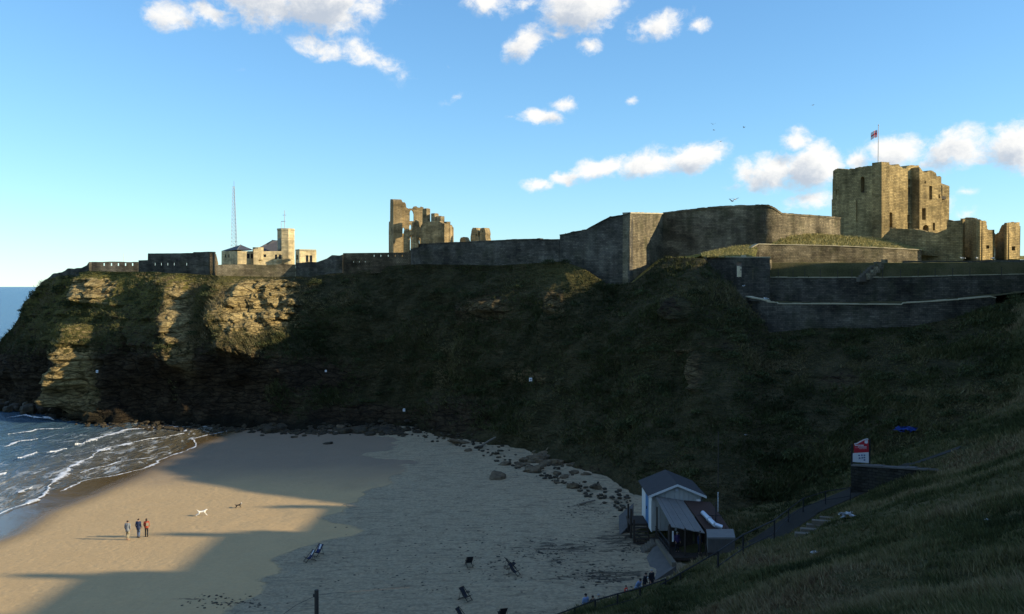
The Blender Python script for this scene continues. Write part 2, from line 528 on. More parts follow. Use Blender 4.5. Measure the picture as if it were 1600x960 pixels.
M_khaki = plain('khaki_cloth', (.36, .32, .22), .9, .2, 12.0)
M_hair = plain('brown_hair', (.03, .02, .014), .7, .3, 20.0)
M_hairgrey = plain('grey_hair', (.32, .31, .30), .7, .2, 20.0)
M_fur = plain('white_fur', (.80, .78, .72), .9, .06, 14.0)
M_furblack = plain('black_fur', (.022, .02, .018), .9, .2, 14.0)
M_feather = plain('white_feather', (.78, .78, .77), .8, .06, 14.0)
M_featherg = plain('grey_feather', (.27, .29, .31), .8, .1, 14.0)
M_flagred = plain('flag_red', (.55, .05, .06), .8, .1, 14.0)
M_flagwhite = plain('flag_white', (.72, .72, .72), .8, .1, 14.0)
M_brick = masonry('house_brick', (.26, .12, .075), (.20, .09, .06), (.25, .23, .2), .24, .085, .01, (.8, 1.1))

# rock and turf: the attribute says what the ground is made of
m, t = new_mat('cliff'); M_cliff = m
pos = t.n('ShaderNodeNewGeometry').outputs['Position']
rk = t.attr('rock').outputs['Fac']; tint = t.attr('tint').outputs['Fac']; sk = t.attr('kelp').outputs['Fac']
wpos = t.vmath('ADD', pos, t.vmath('SCALE', t.n('ShaderNodeTexNoise', {}, Vector=pos, Scale=.25, Detail=4).outputs['Color'], 1.5).outputs[0]).outputs[0]
strata = t.noise(t.vmath('MULTIPLY', wpos, (.28, .28, 1.3)).outputs[0], 1.0, 7, .72)
blot = t.noise(pos, .55, 6, .7)
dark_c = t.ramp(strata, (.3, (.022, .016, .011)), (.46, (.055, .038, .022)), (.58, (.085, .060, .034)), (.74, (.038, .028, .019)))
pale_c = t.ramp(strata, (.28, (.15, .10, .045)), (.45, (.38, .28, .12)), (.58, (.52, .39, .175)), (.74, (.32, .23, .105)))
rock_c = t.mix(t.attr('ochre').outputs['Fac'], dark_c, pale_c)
rock_c = t.mix(1.0, rock_c, t.ramp(blot, (.3, .5), (.65, 1.25)), 'MULTIPLY')
cw = t.vmath('MULTIPLY', wpos, (.32, .32, 1.55)).outputs[0]
crk = t.n('ShaderNodeTexVoronoi', {'feature': 'DISTANCE_TO_EDGE'}, Vector=cw, Scale=.75).outputs['Distance']
crk2 = t.n('ShaderNodeTexVoronoi', {'feature': 'DISTANCE_TO_EDGE'}, Vector=t.vmath('MULTIPLY', wpos, (.55, .55, 2.3)).outputs[0], Scale=1.4).outputs['Distance']
joint = t.math('MULTIPLY', t.maprange(crk, .0, .07, .42, 1), t.maprange(crk2, .0, .07, .6, 1))
rock_c = t.mix(1.0, rock_c, joint, 'MULTIPLY')
gn = t.noise(pos, .35, 6, .68); gf = t.noise(pos, 4.0, 4, .7)
grass_c = t.ramp(t.math('ADD', t.math('MULTIPLY', gn, .6), t.math('MULTIPLY', gf, .4)), (.32, (.026, .026, .012)), (.47, (.054, .049, .022)), (.56, (.088, .073, .035)), (.7, (.14, .105, .055)))
gold = t.ramp(gf, (.3, (.10, .09, .02)), (.7, (.26, .22, .06)))
grass_c = t.mix(tint, grass_c, gold)
edge = t.math('ADD', rk, t.math('MULTIPLY', t.math('SUBTRACT', t.noise(pos, 1.1, 6, .7), .5), 1.3))
c = t.mix(t.maprange(edge, .42, .58, 0, 1, True), grass_c, rock_c)
c = t.mix(t.math('MULTIPLY', sk, .85), c, (.016, .015, .010))
hb = t.math('ADD', t.math('ADD', t.math('MULTIPLY', strata, .6), t.math('MULTIPLY', joint, .9)), t.math('ADD', t.noise(pos, 1.6, 8, .72), t.math('MULTIPLY', t.noise(pos, 6.0, 5, .7), .35)))
finish(t, c, .95, hb, .55, .1)

# turf of the near slope
m, t = new_mat('turf'); M_turf = m
pos = t.n('ShaderNodeNewGeometry').outputs['Position']
gn = t.noise(pos, .22, 5, .6); gf = t.noise(pos, 5.0, 5, .7)
c = t.ramp(t.math('ADD', t.math('MULTIPLY', gn, .65), t.math('MULTIPLY', gf, .35)), (.34, (.06, .058, .024)), (.48, (.11, .10, .04)), (.58, (.16, .135, .062)), (.72, (.22, .17, .09)))
finish(t, c, .95, t.math('ADD', gf, t.noise(pos, 14, 4, .7)), .25, .1)
m, t = new_mat('dry_turf'); M_lawn = m
pos = t.n('ShaderNodeNewGeometry').outputs['Position']
gn = t.noise(pos, .5, 6, .7); gf = t.noise(pos, 3.0, 5, .75)
c = t.ramp(t.math('ADD', t.math('MULTIPLY', gn, .5), t.math('MULTIPLY', gf, .5)), (.36, (.09, .10, .025)), (.5, (.24, .21, .06)), (.64, (.40, .33, .12)))
finish(t, c, .95, gf, .5, .1)
# grass blades
m, t = new_mat('grass_blade'); M_blade = m
ti = t.attr('tint').outputs['Fac']
c = t.ramp(ti, (.0, (.030, .038, .013)), (.35, (.074, .084, .029)), (.6, (.16, .14, .062)), (.85, (.27, .215, .118)), (1.0, (.13, .08, .045)))
finish(t, c, .8, None, .1, .2)

m, t = new_mat('dry_blade'); M_dryblade = m
ti = t.attr('tint').outputs['Fac']
finish(t, t.ramp(ti, (.2, (.10, .12, .03)), (.6, (.34, .29, .10)), (.9, (.46, .38, .17))), .8, None, .1, .2)
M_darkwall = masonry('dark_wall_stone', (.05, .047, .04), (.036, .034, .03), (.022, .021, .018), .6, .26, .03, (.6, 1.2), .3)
# sand
m, t = new_mat('sand'); M_sand = m
pos = t.n('ShaderNodeNewGeometry').outputs['Position']
wet = t.attr('wet').outputs['Fac']; damp = t.attr('damp').outputs['Fac']; weed = t.attr('weed').outputs['Fac']
n1 = t.noise(pos, .35, 6, .65); n2 = t.noise(pos, 3.5, 6, .7); n3 = t.noise(pos, 14.0, 4, .7)
stretch = t.noise(t.vmath('MULTIPLY', pos, (.5, 2.0, 1)).outputs[0], .9, 6, .7)
dry = t.mix(n1, (.44, .335, .205), (.55, .43, .27))
dry = t.mix(1.0, dry, t.ramp(n2, (.3, .64), (.62, 1.12)), 'MULTIPLY')
dry = t.mix(1.0, dry, t.ramp(stretch, (.34, .62), (.5, 1.05)), 'MULTIPLY')
spk = t.maprange(t.noise(pos, 2.2, 3, .5), .64, .72, 0, .65, True)
dry = t.mix(spk, dry, (.11, .085, .055))
dm = t.mix(t.attr('moist_shade').outputs['Fac'], t.mix(n1, (.455, .305, .145), (.535, .37, .185)), t.mix(n1, (.215, .155, .10), (.275, .20, .13)))
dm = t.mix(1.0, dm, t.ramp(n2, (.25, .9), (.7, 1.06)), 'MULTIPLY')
we = t.mix(n1, (.115, .078, .034), (.15, .10, .045))
de = t.maprange(t.math('ADD', damp, t.math('MULTIPLY', t.math('SUBTRACT', t.noise(pos, .6, 5, .65), .5), .5)), .42, .58, 0, 1, True)
c = t.mix(de, dry, dm)
c = t.mix(wet, c, we)
ws = t.maprange(t.math('ADD', weed, t.math('MULTIPLY', t.math('SUBTRACT', stretch, .5), 2.4)), .75, 1.0, 0, .8, True)
c = t.mix(ws, c, (.035, .028, .018))
ro = t.maprange(wet, .35, .95, .92, .07)
vor = t.n('ShaderNodeTexVoronoi', {'feature': 'SMOOTH_F1'}, Vector=t.vmath('MULTIPLY', pos, (1, 1, 0)).outputs[0], Scale=1.5, Smoothness=.6).outputs['Distance']
pits = t.math('MULTIPLY', t.maprange(vor, .1, .5, 0, 1), t.maprange(n1, .35, .6, .2, 1.0))
hh = t.math('MULTIPLY', t.math('ADD', t.math('ADD', t.math('MULTIPLY', n2, .9), pits), t.math('MULTIPLY', n3, .5)), t.math('SUBTRACT', 1.05, t.math('MAXIMUM', wet, t.math('MULTIPLY', de, .93))))
finish(t, c, ro, hh, .22, .45)

# sea
m, t = new_mat('sea_water'); M_sea = m
pos = t.n('ShaderNodeNewGeometry').outputs['Position']
sh = t.attr('shallow').outputs['Fac']; fo = t.attr('surf').outputs['Fac']
w1 = t.noise(t.vmath('MULTIPLY', pos, (.35, .12, 0)).outputs[0], 1.0, 6, .62)
w2 = t.noise(t.vmath('MULTIPLY', pos, (1.6, .8, 0)).outputs[0], 1.0, 4, .6)
hgt = t.math('ADD', t.math('MULTIPLY', w1, 1.0), t.math('MULTIPLY', w2, .22))
dn0 = t.n('ShaderNodeVectorMath', {'operation': 'LENGTH'}, i0=pos).outputs['Value']
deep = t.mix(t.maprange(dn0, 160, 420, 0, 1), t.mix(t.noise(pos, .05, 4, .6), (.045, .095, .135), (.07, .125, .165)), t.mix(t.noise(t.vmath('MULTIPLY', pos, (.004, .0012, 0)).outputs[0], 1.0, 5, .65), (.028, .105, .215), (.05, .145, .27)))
c = t.mix(sh, deep, (.115, .088, .042))
fn = t.noise(t.vmath('MULTIPLY', pos, (.55, .22, 0)).outputs[0], 1.0, 8, .72, 1.2)
fm = t.maprange(t.math('ADD', fn, t.math('MULTIPLY', fo, .17)), .68, .80, 0, .6, True)
c = t.mix(fm, c, (.62, .65, .66))
ro = t.maprange(fm, 0, 1, .25, .9)
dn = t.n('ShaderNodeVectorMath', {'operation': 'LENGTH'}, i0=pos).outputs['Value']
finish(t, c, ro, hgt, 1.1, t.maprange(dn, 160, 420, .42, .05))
# foam
m, t = new_mat('foam'); M_foam = m
pos = t.n('ShaderNodeNewGeometry').outputs['Position']
cor = t.attr('core').outputs['Fac']
nn = t.noise(t.vmath('MULTIPLY', pos, (1.5, .7, 1)).outputs[0], 1.6, 8, .75, .8)
al_ = t.maprange(t.math('ADD', t.math('MULTIPLY', cor, .5), t.math('MULTIPLY', nn, .9)), .66, .90, 0, 1, True)
pb = t.n('ShaderNodeBsdfPrincipled', {}, Base_Color=t.mix(nn, (.60, .63, .65), (.88, .89, .90)), Roughness=.85, Alpha=al_)
t.n('ShaderNodeOutputMaterial', {}, Surface=pb.outputs[0])
# loose rock
m, t = new_mat('rock'); M_rock = m
pos = t.n('ShaderNodeNewGeometry').outputs['Position']
b = t.noise(pos, 1.2, 6, .7)
c = t.ramp(b, (.3, (.06, .045, .03)), (.5, (.15, .11, .068)), (.7, (.24, .18, .11)))
finish(t, c, .9, t.noise(pos, 3, 6, .7), .3, .2)
m, t = new_mat('wet_rock'); M_wetrock = m
pos = t.n('ShaderNodeNewGeometry').outputs['Position']
b = t.noise(pos, 1.2, 6, .7)
c = t.ramp(b, (.3, (.018, .014, .008)), (.5, (.045, .034, .018)), (.7, (.10, .072, .035)))
finish(t, c, .6, t.noise(pos, 3, 6, .7), .3, .35)

# ------------------------------------------------------------------ the land: shore, beach, slopes
def curve_x(pts, z=0.0):
    q = sorted([(G(a, b, z).y, G(a, b, z).x) for a, b in pts])
    ys, xs = np.array([k[0] for k in q]), np.array([k[1] for k in q])
    return lambda Y: np.interp(Y, ys, xs)
SHORE = [(-150, 862), (0, 803), (85, 769), (150, 749), (235, 729), (270, 711), (299, 700), (302, 687), (330, 678), (365, 670)]
WETEDGE = [(-100, 905), (0, 858), (62, 835), (105, 802), (175, 775), (238, 745), (290, 714), (335, 694), (395, 672)]
DAMP = [(598, 672), (602, 700), (612, 735), (570, 752), (545, 785), (500, 845), (430, 880), (335, 930), (270, 985), (180, 1060)]
Xs, Xw, Xd = curve_x(SHORE), curve_x(WETEDGE), curve_x(DAMP, .8)

SEC = [  # headland face: foot px, foot py, foot z, top px, top py, top depth
    (-340, 620, .2, -260, 618, 212), (-200, 624, .2, -130, 600, 205), (-100, 628, .2, -40, 566, 198), (-40, 630, .2, 0, 536, 194),
    (0, 633, .2, 22, 509, 191), (30, 637, .2, 48, 464, 188), (60, 642, .2, 66, 441, 185), (90, 648, .2, 100, 428, 181),
    (120, 655, .3, 140, 424, 177), (170, 661, .3, 180, 425, 174), (230, 665, .3, 235, 425, 171), (300, 668, .3, 300, 429, 168),
    (370, 669, .3, 340, 431, 167), (430, 673, .3, 420, 433, 168), (480, 676, .3, 480, 433, 168), (530, 674, .3, 530, 426, 167),
    (600, 672, .3, 600, 416, 163), (660, 681, .4, 660, 413, 156.5), (720, 693, .4, 720, 414, 153), (760, 704, .5, 780, 415, 149.2),
    (800, 717, .5, 840, 411, 145.3), (850, 741, .6, 880, 409, 142.8), (900, 763, .7, 915, 421, 140.9), (940, 779, .8, 953, 447, 139.2),
    (970, 792, .9, 990, 441, 137.6), (1000, 801, 1.1, 1040, 402, 139), (1060, 808, 1.6, 1100, 404, 133), (1100, 805, 1.9, 1140, 441, 127),
    (1140, 801, 2.2, 1168, 472, 121.5), (1180, 795, 2.6, 1202, 520, 119), (1250, 774, 3.6, 1280, 513, 119), (1340, 730, 6.0, 1350, 513, 117.8),
    (1400, 703, 7.6, 1420, 511, 116.4), (1480, 674, 9.5, 1500, 494, 115.2), (1600, 617, 13.0, 1600, 462, 114.2), (1750, 560, 17.0, 1720, 450, 113),
    (2000, 480, 22.0, 1900, 440, 112)]
FOOT = np.array([tuple(G(a, b, z)) for a, b, z, *_ in SEC])
TOP = np.array([tuple(P(c, d, Y)) for *_, c, d, Y in SEC])

PATH_PX = [(1500, 700, 9.6), (1420, 728, 7.6), (1345, 765, 5.4), (1262, 800, 3.8), (1195, 845, 2.35), (1120, 888, 1.35), (1030, 930, 1.0), (960, 965, .85), (880, 1000, .75)]
PATH = np.array([tuple(G(a, b, z)) for a, b, z in PATH_PX])

slope_pts = [(0, 0, 21.8), (-8, 0, 21.5), (10, 0, 23.6), (0, 8, 19.3), (3, 8, 20.2), (0, 4, 20.9), (-6, 12, 17.6), (-3.6, 16, 16.75), (-9, 16, 15.9), (-3, 24, 12.6), (3, 20, 14.9),
    (6, 16, 17.2), (8, 14, 18.4), (6, 35, 10.5), (13, 35, 12.7), (20, 35, 15.0), (23, 40, 14.4), (2, 44, 6.8), (12, 52, 7.4), (22, 55, 9.4), (32, 60, 11.0),
    (-20, 14, 14.0), (-20, 30, 7), (-20, 48, .6), (-6, 34, 8.4), (-4, 50, 2.2), (-45, 10, 12), (-45, 40, .3), (-70, 10, 8), (-70, 30, -1),
    (34, 40, 17.5), (60, -20, 38), (60, 10, 33.5), (60, 30, 28.5), (60, 50, 24), (60, 70, 19.5), (60, 85, 18.0), (60, 92, 19.0), (68, 90, 24), (68, 108, 24.5), (60, 104, 19.5), (62, 118, 19.0), (74, 108, 29), (74, 100, 28),
    (80, 50, 27), (85, 85, 23), (85, 115, 24), (120, 50, 31), (120, 110, 28), (30, 5, 27), (30, 20, 22), (0, -30, 25), (40, -30, 34), (-40, -30, 17), (90, 0, 37), (130, -30, 40),
    (0, 62, -.6), (-10, 70, -2.5), (-25, 65, -3), (-10, 95, -4), (-40, 80, -5), (-40, 120, -6), (0, 105, -4), (-70, 100, -9), (-20, 140, -4), (8, 84, -1.5), (-90, 60, -9)]
slope_pts += [tuple(p) for p in PATH[1:-2]]
slope_pts += [tuple(FOOT[k] - np.array([0, 0, .5])) for k in range(26, 37)]
slope_pts += [(FOOT[k][0], FOOT[k][1] + 25, FOOT[k][2] - 3) for k in range(26, 36)]
slope_pts += [(24, 70, 4.6), (31, 72, 6.6), (38, 75, 9.6), (46, 76, 12.5), (17.0, 74, 1.9), (12.5, 72, 1.7), (15, 80, 2.0), (12, 80, 1.4)]
HS = rbf(slope_pts)

def beach_z(X, Y):
    d = X - Xs(Y)
    z = np.interp(d, [-90, -10, 0, 6, 30, 70, 120], [-3, -.35, 0, .10, .8, 1.45, 2.0])
    up = sstep(18, 34, d)
    return z + up * (.10 * fbm(X * .12, Y * .12, o=4, seed=3) + .05 * fbm(X * .7, Y * .7, o=3, seed=5)) + .02 * fbm(X * .05, Y * .4, o=2, seed=9)
def path_blend(X, Y, z):
    best = np.full(X.shape, 1e9); bz = np.zeros(X.shape)
    for a, b in zip(PATH, PATH[1:]):
        dx, dy = b[0] - a[0], b[1] - a[1]
        tt = np.clip(((X - a[0]) * dx + (Y - a[1]) * dy) / (dx * dx + dy * dy), 0, 1)
        dist = np.hypot(X - a[0] - tt * dx, Y - a[1] - tt * dy)
        q = dist < best
        best = np.where(q, dist, best); bz = np.where(q, a[2] + tt * (b[2] - a[2]), bz)
    k = sstep(3.2, 1.3, best)
    return z * (1 - k) + bz * k, best
def ground(X, Y, full=False):
    X = np.asarray(X, float); Y = np.asarray(Y, float)
    hb = beach_z(X, Y)
    hs = HS(X, Y) + .45 * fbm(X * .11, Y * .11, o=4, seed=21) + .22 * fbm(X * .55, Y * .55, o=3, seed=23)
    k = .5
    h = np.clip(.5 + .5 * (hs - hb) / k, 0, 1)
    z = hb * (1 - h) + hs * h + k * h * (1 - h) * .5
    z, pd = path_blend(X, Y, z)
    return (z, hb, hs, pd) if full else z
def gz(x, y):
    return float(ground(np.array([x]), np.array([y]))[0])
def on_ground(px, py, it=8):
    z = 1.0
    for _ in range(it):
        p = G(px, py, z); z = z * .3 + gz(p.x, p.y) * .7
    p = G(px, py, z)
    return Vector((p.x, p.y, gz(p.x, p.y)))

def axis(*segs):
    out = []
    for a, b, s in segs:
        out += list(np.arange(a, b, s))
    return np.array(out + [segs[-1][1]])
ax = axis((-135, -75, 3), (-75, 60, .55), (60, 140, 2.5), (140, 320, 20))
ay = axis((-90, -4, 6), (-4, 30, .5), (30, 155, .6), (155, 200, 3))
GX, GY = np.meshgrid(ax, ay)
gzv, hb, hs, pd = ground(GX.ravel(), GY.ravel(), True)
X_, Y_ = GX.ravel(), GY.ravel()
V = np.stack([X_, Y_, gzv], 1)
F = grid_faces(len(ay), len(ax))
isb = (hb >= hs - .05) & (pd > 1.0) | (X_ < -55)
dshore = X_ - Xs(Y_)
wet = sstep(1.5, -3.5, X_ - Xw(Y_))
damp = sstep(3.0, -3.0, X_ - Xd(Y_) + 3.2 * fbm(X_ * .10, Y_ * .16, o=4, seed=29))
weed = np.zeros_like(X_)
for (px, py, rx, ry, wt) in [(890, 862, 10, 5, .9), (955, 905, 9, 3, .95), (985, 850, 8, 6, .95), (900, 880, 6, 4, .8), (330, 935, 9, 1.6, .75), (390, 925, 6, 1.0, .7), (840, 800, 9, 2, .5), (780, 870, 8, 3, .45), (700, 850, 14, 3, .35), (620, 900, 12, 3, .3), (920, 800, 6, 5, .75)]:
    q = G(px, py, 1.0)
    weed = np.maximum(weed, wt * np.exp(-((X_ - q.x) / rx) ** 2 - ((Y_ - q.y) / ry) ** 2))
moist_shade = sstep(97, 116, Y_ + 4 * fbm(X_ * .08, Y_ * .08, o=3, seed=19))  # far corner sand darker: moisture, plus the shade there painted into the colour
at = dict(wet=wet, damp=damp, weed=weed, moist_shade=moist_shade)
fb = isb[F].mean(1) > .5
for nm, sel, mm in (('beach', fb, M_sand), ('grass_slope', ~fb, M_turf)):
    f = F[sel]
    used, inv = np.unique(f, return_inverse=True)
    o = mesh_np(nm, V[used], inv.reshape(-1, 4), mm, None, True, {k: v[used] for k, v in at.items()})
    tag(o, kind='structure')

# ------------------------------------------------------------------ headland face
NCOL, NROW = 820, 190
tp = np.array([s[3] for s in SEC], float)
cs = np.interp(np.arange(len(SEC)), np.arange(len(SEC)), tp)
cpx = np.concatenate([np.linspace(-260, 0, 90, endpoint=False), np.linspace(0, 520, 420, endpoint=False), np.linspace(520, 1600, 640, endpoint=False), np.linspace(1600, 1900, 50)])
par = np.interp(cpx, tp, np.arange(len(SEC)))
def smooth_tab(T):
    k = np.arange(len(SEC))
    out = np.stack([np.interp(par, k, T[:, c]) for c in range(3)], 1)
    ker = np.ones(9) / 9
    pad = np.pad(out, ((4, 4), (0, 0)), mode='edge')
    sm = np.stack([np.convolve(pad[:, c], ker, 'valid') for c in range(3)], 1)
    return sm
foot, top = smooth_tab(FOOT), np.stack([np.interp(par, np.arange(len(SEC)), TOP[:, c]) for c in range(3)], 1)
mid = (foot + top) / 2
tan = np.gradient(mid[:, :2], axis=0)
ker = np.ones(31) / 31
tan = np.stack([np.convolve(np.pad(tan[:, c], 15, mode='edge'), ker, 'valid') for c in range(2)], 1)
tan /= np.linalg.norm(tan, axis=1)[:, None]
nrm = np.stack([tan[:, 1], -tan[:, 0]], 1)
al = np.concatenate([[0], np.cumsum(np.linalg.norm(np.diff(mid[:, :2], axis=0), axis=1))])
v = np.linspace(0, 1, NROW)[:, None]
left = sstep(520, 420, cpx)[None, :]
hill = sstep(1060, 1180, cpx)[None, :]
ph = 1.4 * vnoise(al * .03, al * 0)[None, :]
steep = sstep(600, 700, cpx)[None, :] * sstep(1010, 950, cpx)[None, :]
hcurve_mid = (v + .10 * np.sin(2 * np.pi * v + ph) * (1 - hill)) * (1 - steep) + (v ** .72 + .05 * np.sin(2 * np.pi * v + ph)) * steep
hcurve_left = .25 * v + .75 * v ** 1.5 + .05 * np.sin(9 * v)
hv = np.clip(hcurve_mid * (1 - left) + hcurve_left * left, 0, 1)
hv[-1] = 1; hv[0] = 0
X2 = foot[None, :, 0] * (1 - hv) + top[None, :, 0] * hv
Y2 = foot[None, :, 1] * (1 - hv) + top[None, :, 1] * hv
Z2 = (foot[None, :, 2] - 1.2) * (1 - v) + top[None, :, 2] * v
def project(X, Y, Z):
    c, s = math.cos(PITCH), math.sin(PITCH)
    dz = Z - CAMZ
    dep = Y * c - dz * s
    up = Y * s + dz * c
    return 800 + FPX * X / dep, 480 - FPX * up / dep
PX, PY = project(X2, Y2, Z2)
def saw(x, a, b, c):
    return np.where(x < b, sstep(a, b, x), 1 - np.clip((x - b) / (c - b), 0, 1))
def win(y, a, b, s=14):
    return sstep(a - s, a + s, y) * sstep(b + s, b - s, y)
jx = 7 * fbm(PX * .03, PY * .06, o=3, seed=41)
rib = 4.0 * saw(PX + jx, 112, 150, 176) * win(PY, 405, 474, 8)
rib -= 3.2 * sstep(160, 210, PX) * sstep(470, 400, PX) * win(PY, 590, 690, 22)
rib += 5.2 * saw(PX + jx + .25 * (PY - 560), 96, 136, 151) * win(PY, 508, 632, 8)
rib += 3.6 * saw(PX + jx, 240, 283, 298) * win(PY, 405, 572)
rib += 6.2 * saw(PX + jx, 328, 358, 472) * win(PY, 400, 552, 20)
rib += 1.4 * saw(PX + jx, 700, 745, 800) * win(PY, 452, 515) + .5 * saw(PX + jx, 830, 870, 900) * win(PY, 445, 520)
rib += 2.0 * saw(PX + jx, 1070, 1088, 1102) * win(PY, 558, 612, 6)
rib += 3.0 * saw(PX + jx, 640, 700, 770) * win(PY, 620, 690)
rock = .42 * sstep(520, 400, PX) + .45 * sstep(560, 420, PX) * sstep(530, 585, PY)
for (cx, cy, rx, ry, wt) in [(160, 450, 34, 30, .95), (135, 590, 50, 60, .9), (290, 500, 22, 75, .9), (410, 475, 70, 62, .9), (775, 480, 45, 28, .85), (735, 490, 22, 26, .7),
        (872, 478, 26, 32, .8), (833, 590, 42, 16, .75), (1090, 582, 12, 34, 1.0), (1065, 548, 34, 7, .8), (480, 590, 130, 46, .75), (720, 650, 90, 50, .7), (690, 600, 60, 20, .4),
        (1130, 540, 60, 12, .5), (1320, 590, 80, 22, .5), (1055, 480, 30, 30, .6), (640, 500, 30, 10, .4), (560, 470, 30, 14, .4), (1480, 570, 60, 12, .35), (900, 740, 60, 20, .5), (560, 650, 120, 24, .9)]:
    rock = np.maximum(rock, wt * np.exp(-((PX - cx) / rx) ** 2 - ((PY - cy) / ry) ** 2))
rock *= np.where(PX < 480, 1 - .75 * win(PY, 380, 436, 8) * (1 - sstep(400, 470, PX)), 1)
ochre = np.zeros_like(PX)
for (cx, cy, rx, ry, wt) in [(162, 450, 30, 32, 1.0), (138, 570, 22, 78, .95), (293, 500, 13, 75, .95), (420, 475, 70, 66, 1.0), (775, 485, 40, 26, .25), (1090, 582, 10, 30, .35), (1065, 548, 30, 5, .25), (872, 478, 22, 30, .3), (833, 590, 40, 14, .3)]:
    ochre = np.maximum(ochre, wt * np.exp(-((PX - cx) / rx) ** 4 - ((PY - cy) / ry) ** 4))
tint = np.clip(.85 * sstep(470, 300, PX) * sstep(560, 440, PY) + .35 * np.exp(-((PX - 890) / 60) ** 2 - ((PY - 425) / 30) ** 2) + .5 * np.exp(-((PX - 120) / 40) ** 2 - ((PY - 520) / 30) ** 2), 0, 1)
kelp = sstep(2.4, .6, Z2 + .8 * fbm(X2 * .3, Y2 * .3, o=3, seed=51)) * sstep(760, 620, PX)
A2 = np.broadcast_to(al[None, :], X2.shape)
lay = np.floor(Z2 / 1.15 + .5 * fbm(A2 * .05, Z2 * .05, o=2, seed=61)).astype(np.int64)
ledge = _h(lay, lay * 0, lay * 0, 5) - .5
blk = np.floor(A2 / (1.5 + 1.4 * _h(lay, lay * 0, lay * 0, 9)) + 7 * _h(lay, lay * 0 + 1, lay * 0, 3)).astype(np.int64)
block = _h(blk, lay, lay * 0, 7) - .5
rm = sstep(.3, .7, rock + .35 * fbm(A2 * .2, Z2 * .2, o=3, seed=77))
disp = rib + 1.7 * fbm(X2 * .07, Y2 * .07, Z2 * .07, o=3, seed=31) + 1.1 * left * np.abs(fbm(A2 * .22, Z2 * .16, o=3, seed=37)) + .7 * fbm(X2 * .4, Y2 * .4, Z2 * .4, o=4, seed=33) * (1 - .5 * rm)
lay2 = np.floor(Z2 / .48 + .8 * fbm(A2 * .12, Z2 * .1, o=2, seed=62)).astype(np.int64)
blk2 = np.floor(A2 / (.6 + .9 * _h(lay2, lay2 * 0, lay2 * 0, 19)) + 5 * _h(lay2, lay2 * 0 + 2, lay2 * 0, 13)).astype(np.int64)
block2 = _h(blk2, lay2, lay2 * 0, 17) - .5
crag = 1 - np.abs(fbm(A2 * .35, Z2 * .22, o=4, seed=39))
low = 1 - .6 * sstep(545, 575, PY) * sstep(165, 190, PX)
disp += rm * low * (1.3 * ledge + (.5 + 1.3 * np.clip(ochre, 0, 1)) * block + (.35 + .55 * np.clip(ochre, 0, 1)) * block2 + .9 * crag)
chim = sstep(.30, .62, vnoise(A2 * .16 + .8 * fbm(A2 * .02, Z2 * .12, o=2, seed=5), Z2 * .02, seed=44)) * left
disp -= 2.2 * chim * rm * low
disp *= sstep(1.0, .93, v) * .9 + .1
disp *= 1 - .4 * hill
fade = sstep(1050, 1180, PX)
X2 = X2 + nrm[None, :, 0] * disp; Y2 = Y2 + nrm[None, :, 1] * disp
Z2 = Z2 + .35 * rm * ledge + .3 * (1 - rm) * fbm(A2 * .3, Z2 * .3, o=3, seed=91) * sstep(0, .1, v) * sstep(1, .92, v)
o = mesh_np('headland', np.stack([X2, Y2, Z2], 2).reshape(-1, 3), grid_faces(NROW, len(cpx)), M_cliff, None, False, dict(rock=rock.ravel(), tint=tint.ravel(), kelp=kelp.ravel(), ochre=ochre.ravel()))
tag(o, kind='structure')
CLX, CLY, CLZ, CLROCK, CLPX, CLPY = X2, Y2, Z2, rm, PX, PY

# the land behind the edge, as far as the sea on the other side
sel = np.where(cpx <= 1115)[0][::4]
offs = np.array([0, 1.5, 4, 8, 14, 22, 32, 46, 64, 90, 96, 104])
tx = top[sel]; cp = cpx[sel]
ridge = sstep(150, 60, cp)
rows = []
for q in offs:
    z = tx[:, 2] + np.minimum(q, 20) * .0 * (1 - ridge) - q * .45 * ridge
    z = np.where(q >= 96, np.minimum(z, 8 if q < 100 else -3), z)
    rows.append(np.stack([tx[:, 0] * (1 + q * .002), tx[:, 1] + q, z + .25 * vnoise(tx[:, 0] * .3, tx[:, 1] * .3 + q, seed=8) * (q > 2)], 1))
o = mesh_np('plateau', np.concatenate(rows), grid_faces(len(offs), len(sel)), M_lawn, None, True)
tag(o, kind='structure')

def resample(pts, n):
    pts = np.array([tuple(p) for p in pts], float)
    d = np.concatenate([[0], np.cumsum(np.linalg.norm(np.diff(pts, axis=0), axis=1))])
    s = np.linspace(0, d[-1], n)
    return np.stack([np.interp(s, d, pts[:, c]) for c in range(3)], 1)
def loft(name, m, *lines, n=80, rows=10, amp=.12, seed=1):
    L = [resample(l, n) for l in lines]
    out = []
    for a, b in zip(L, L[1:]):
        for k in range(rows):
            out.append(a + (b - a) * (k / rows))
    out.append(L[-1])
    A = np.array(out)
    A[1:-1, :, 2] += amp * fbm(A[1:-1, :, 0] * .8, A[1:-1, :, 1] * .8, o=3, seed=seed)
    o = mesh_np(name, A.reshape(-1, 3), grid_faces(A.shape[0], n), m, None, True)
    return tag(o, kind='structure')
def PL(*pts):
    return [P(*p) for p in pts]
shade_bank_y = [76.4, 77.0, 83.2, 88, 94.9, 100, 104, 109, 113, 117, 121, 125, 127, 128.5]  # unseen bank, added and shaped to throw shadow over beach and slope
shade_bank_z = [20, 32.8, 37.8, 40.2, 42.7, 43.0, 43.5, 44.3, 44.6, 45.8, 47.2, 47.8, 44, 24]
shade_bank_x = [70, 70, 70, 70, 70, 71, 72, 73.5, 75.5, 79, 82.5, 85, 86, 87]
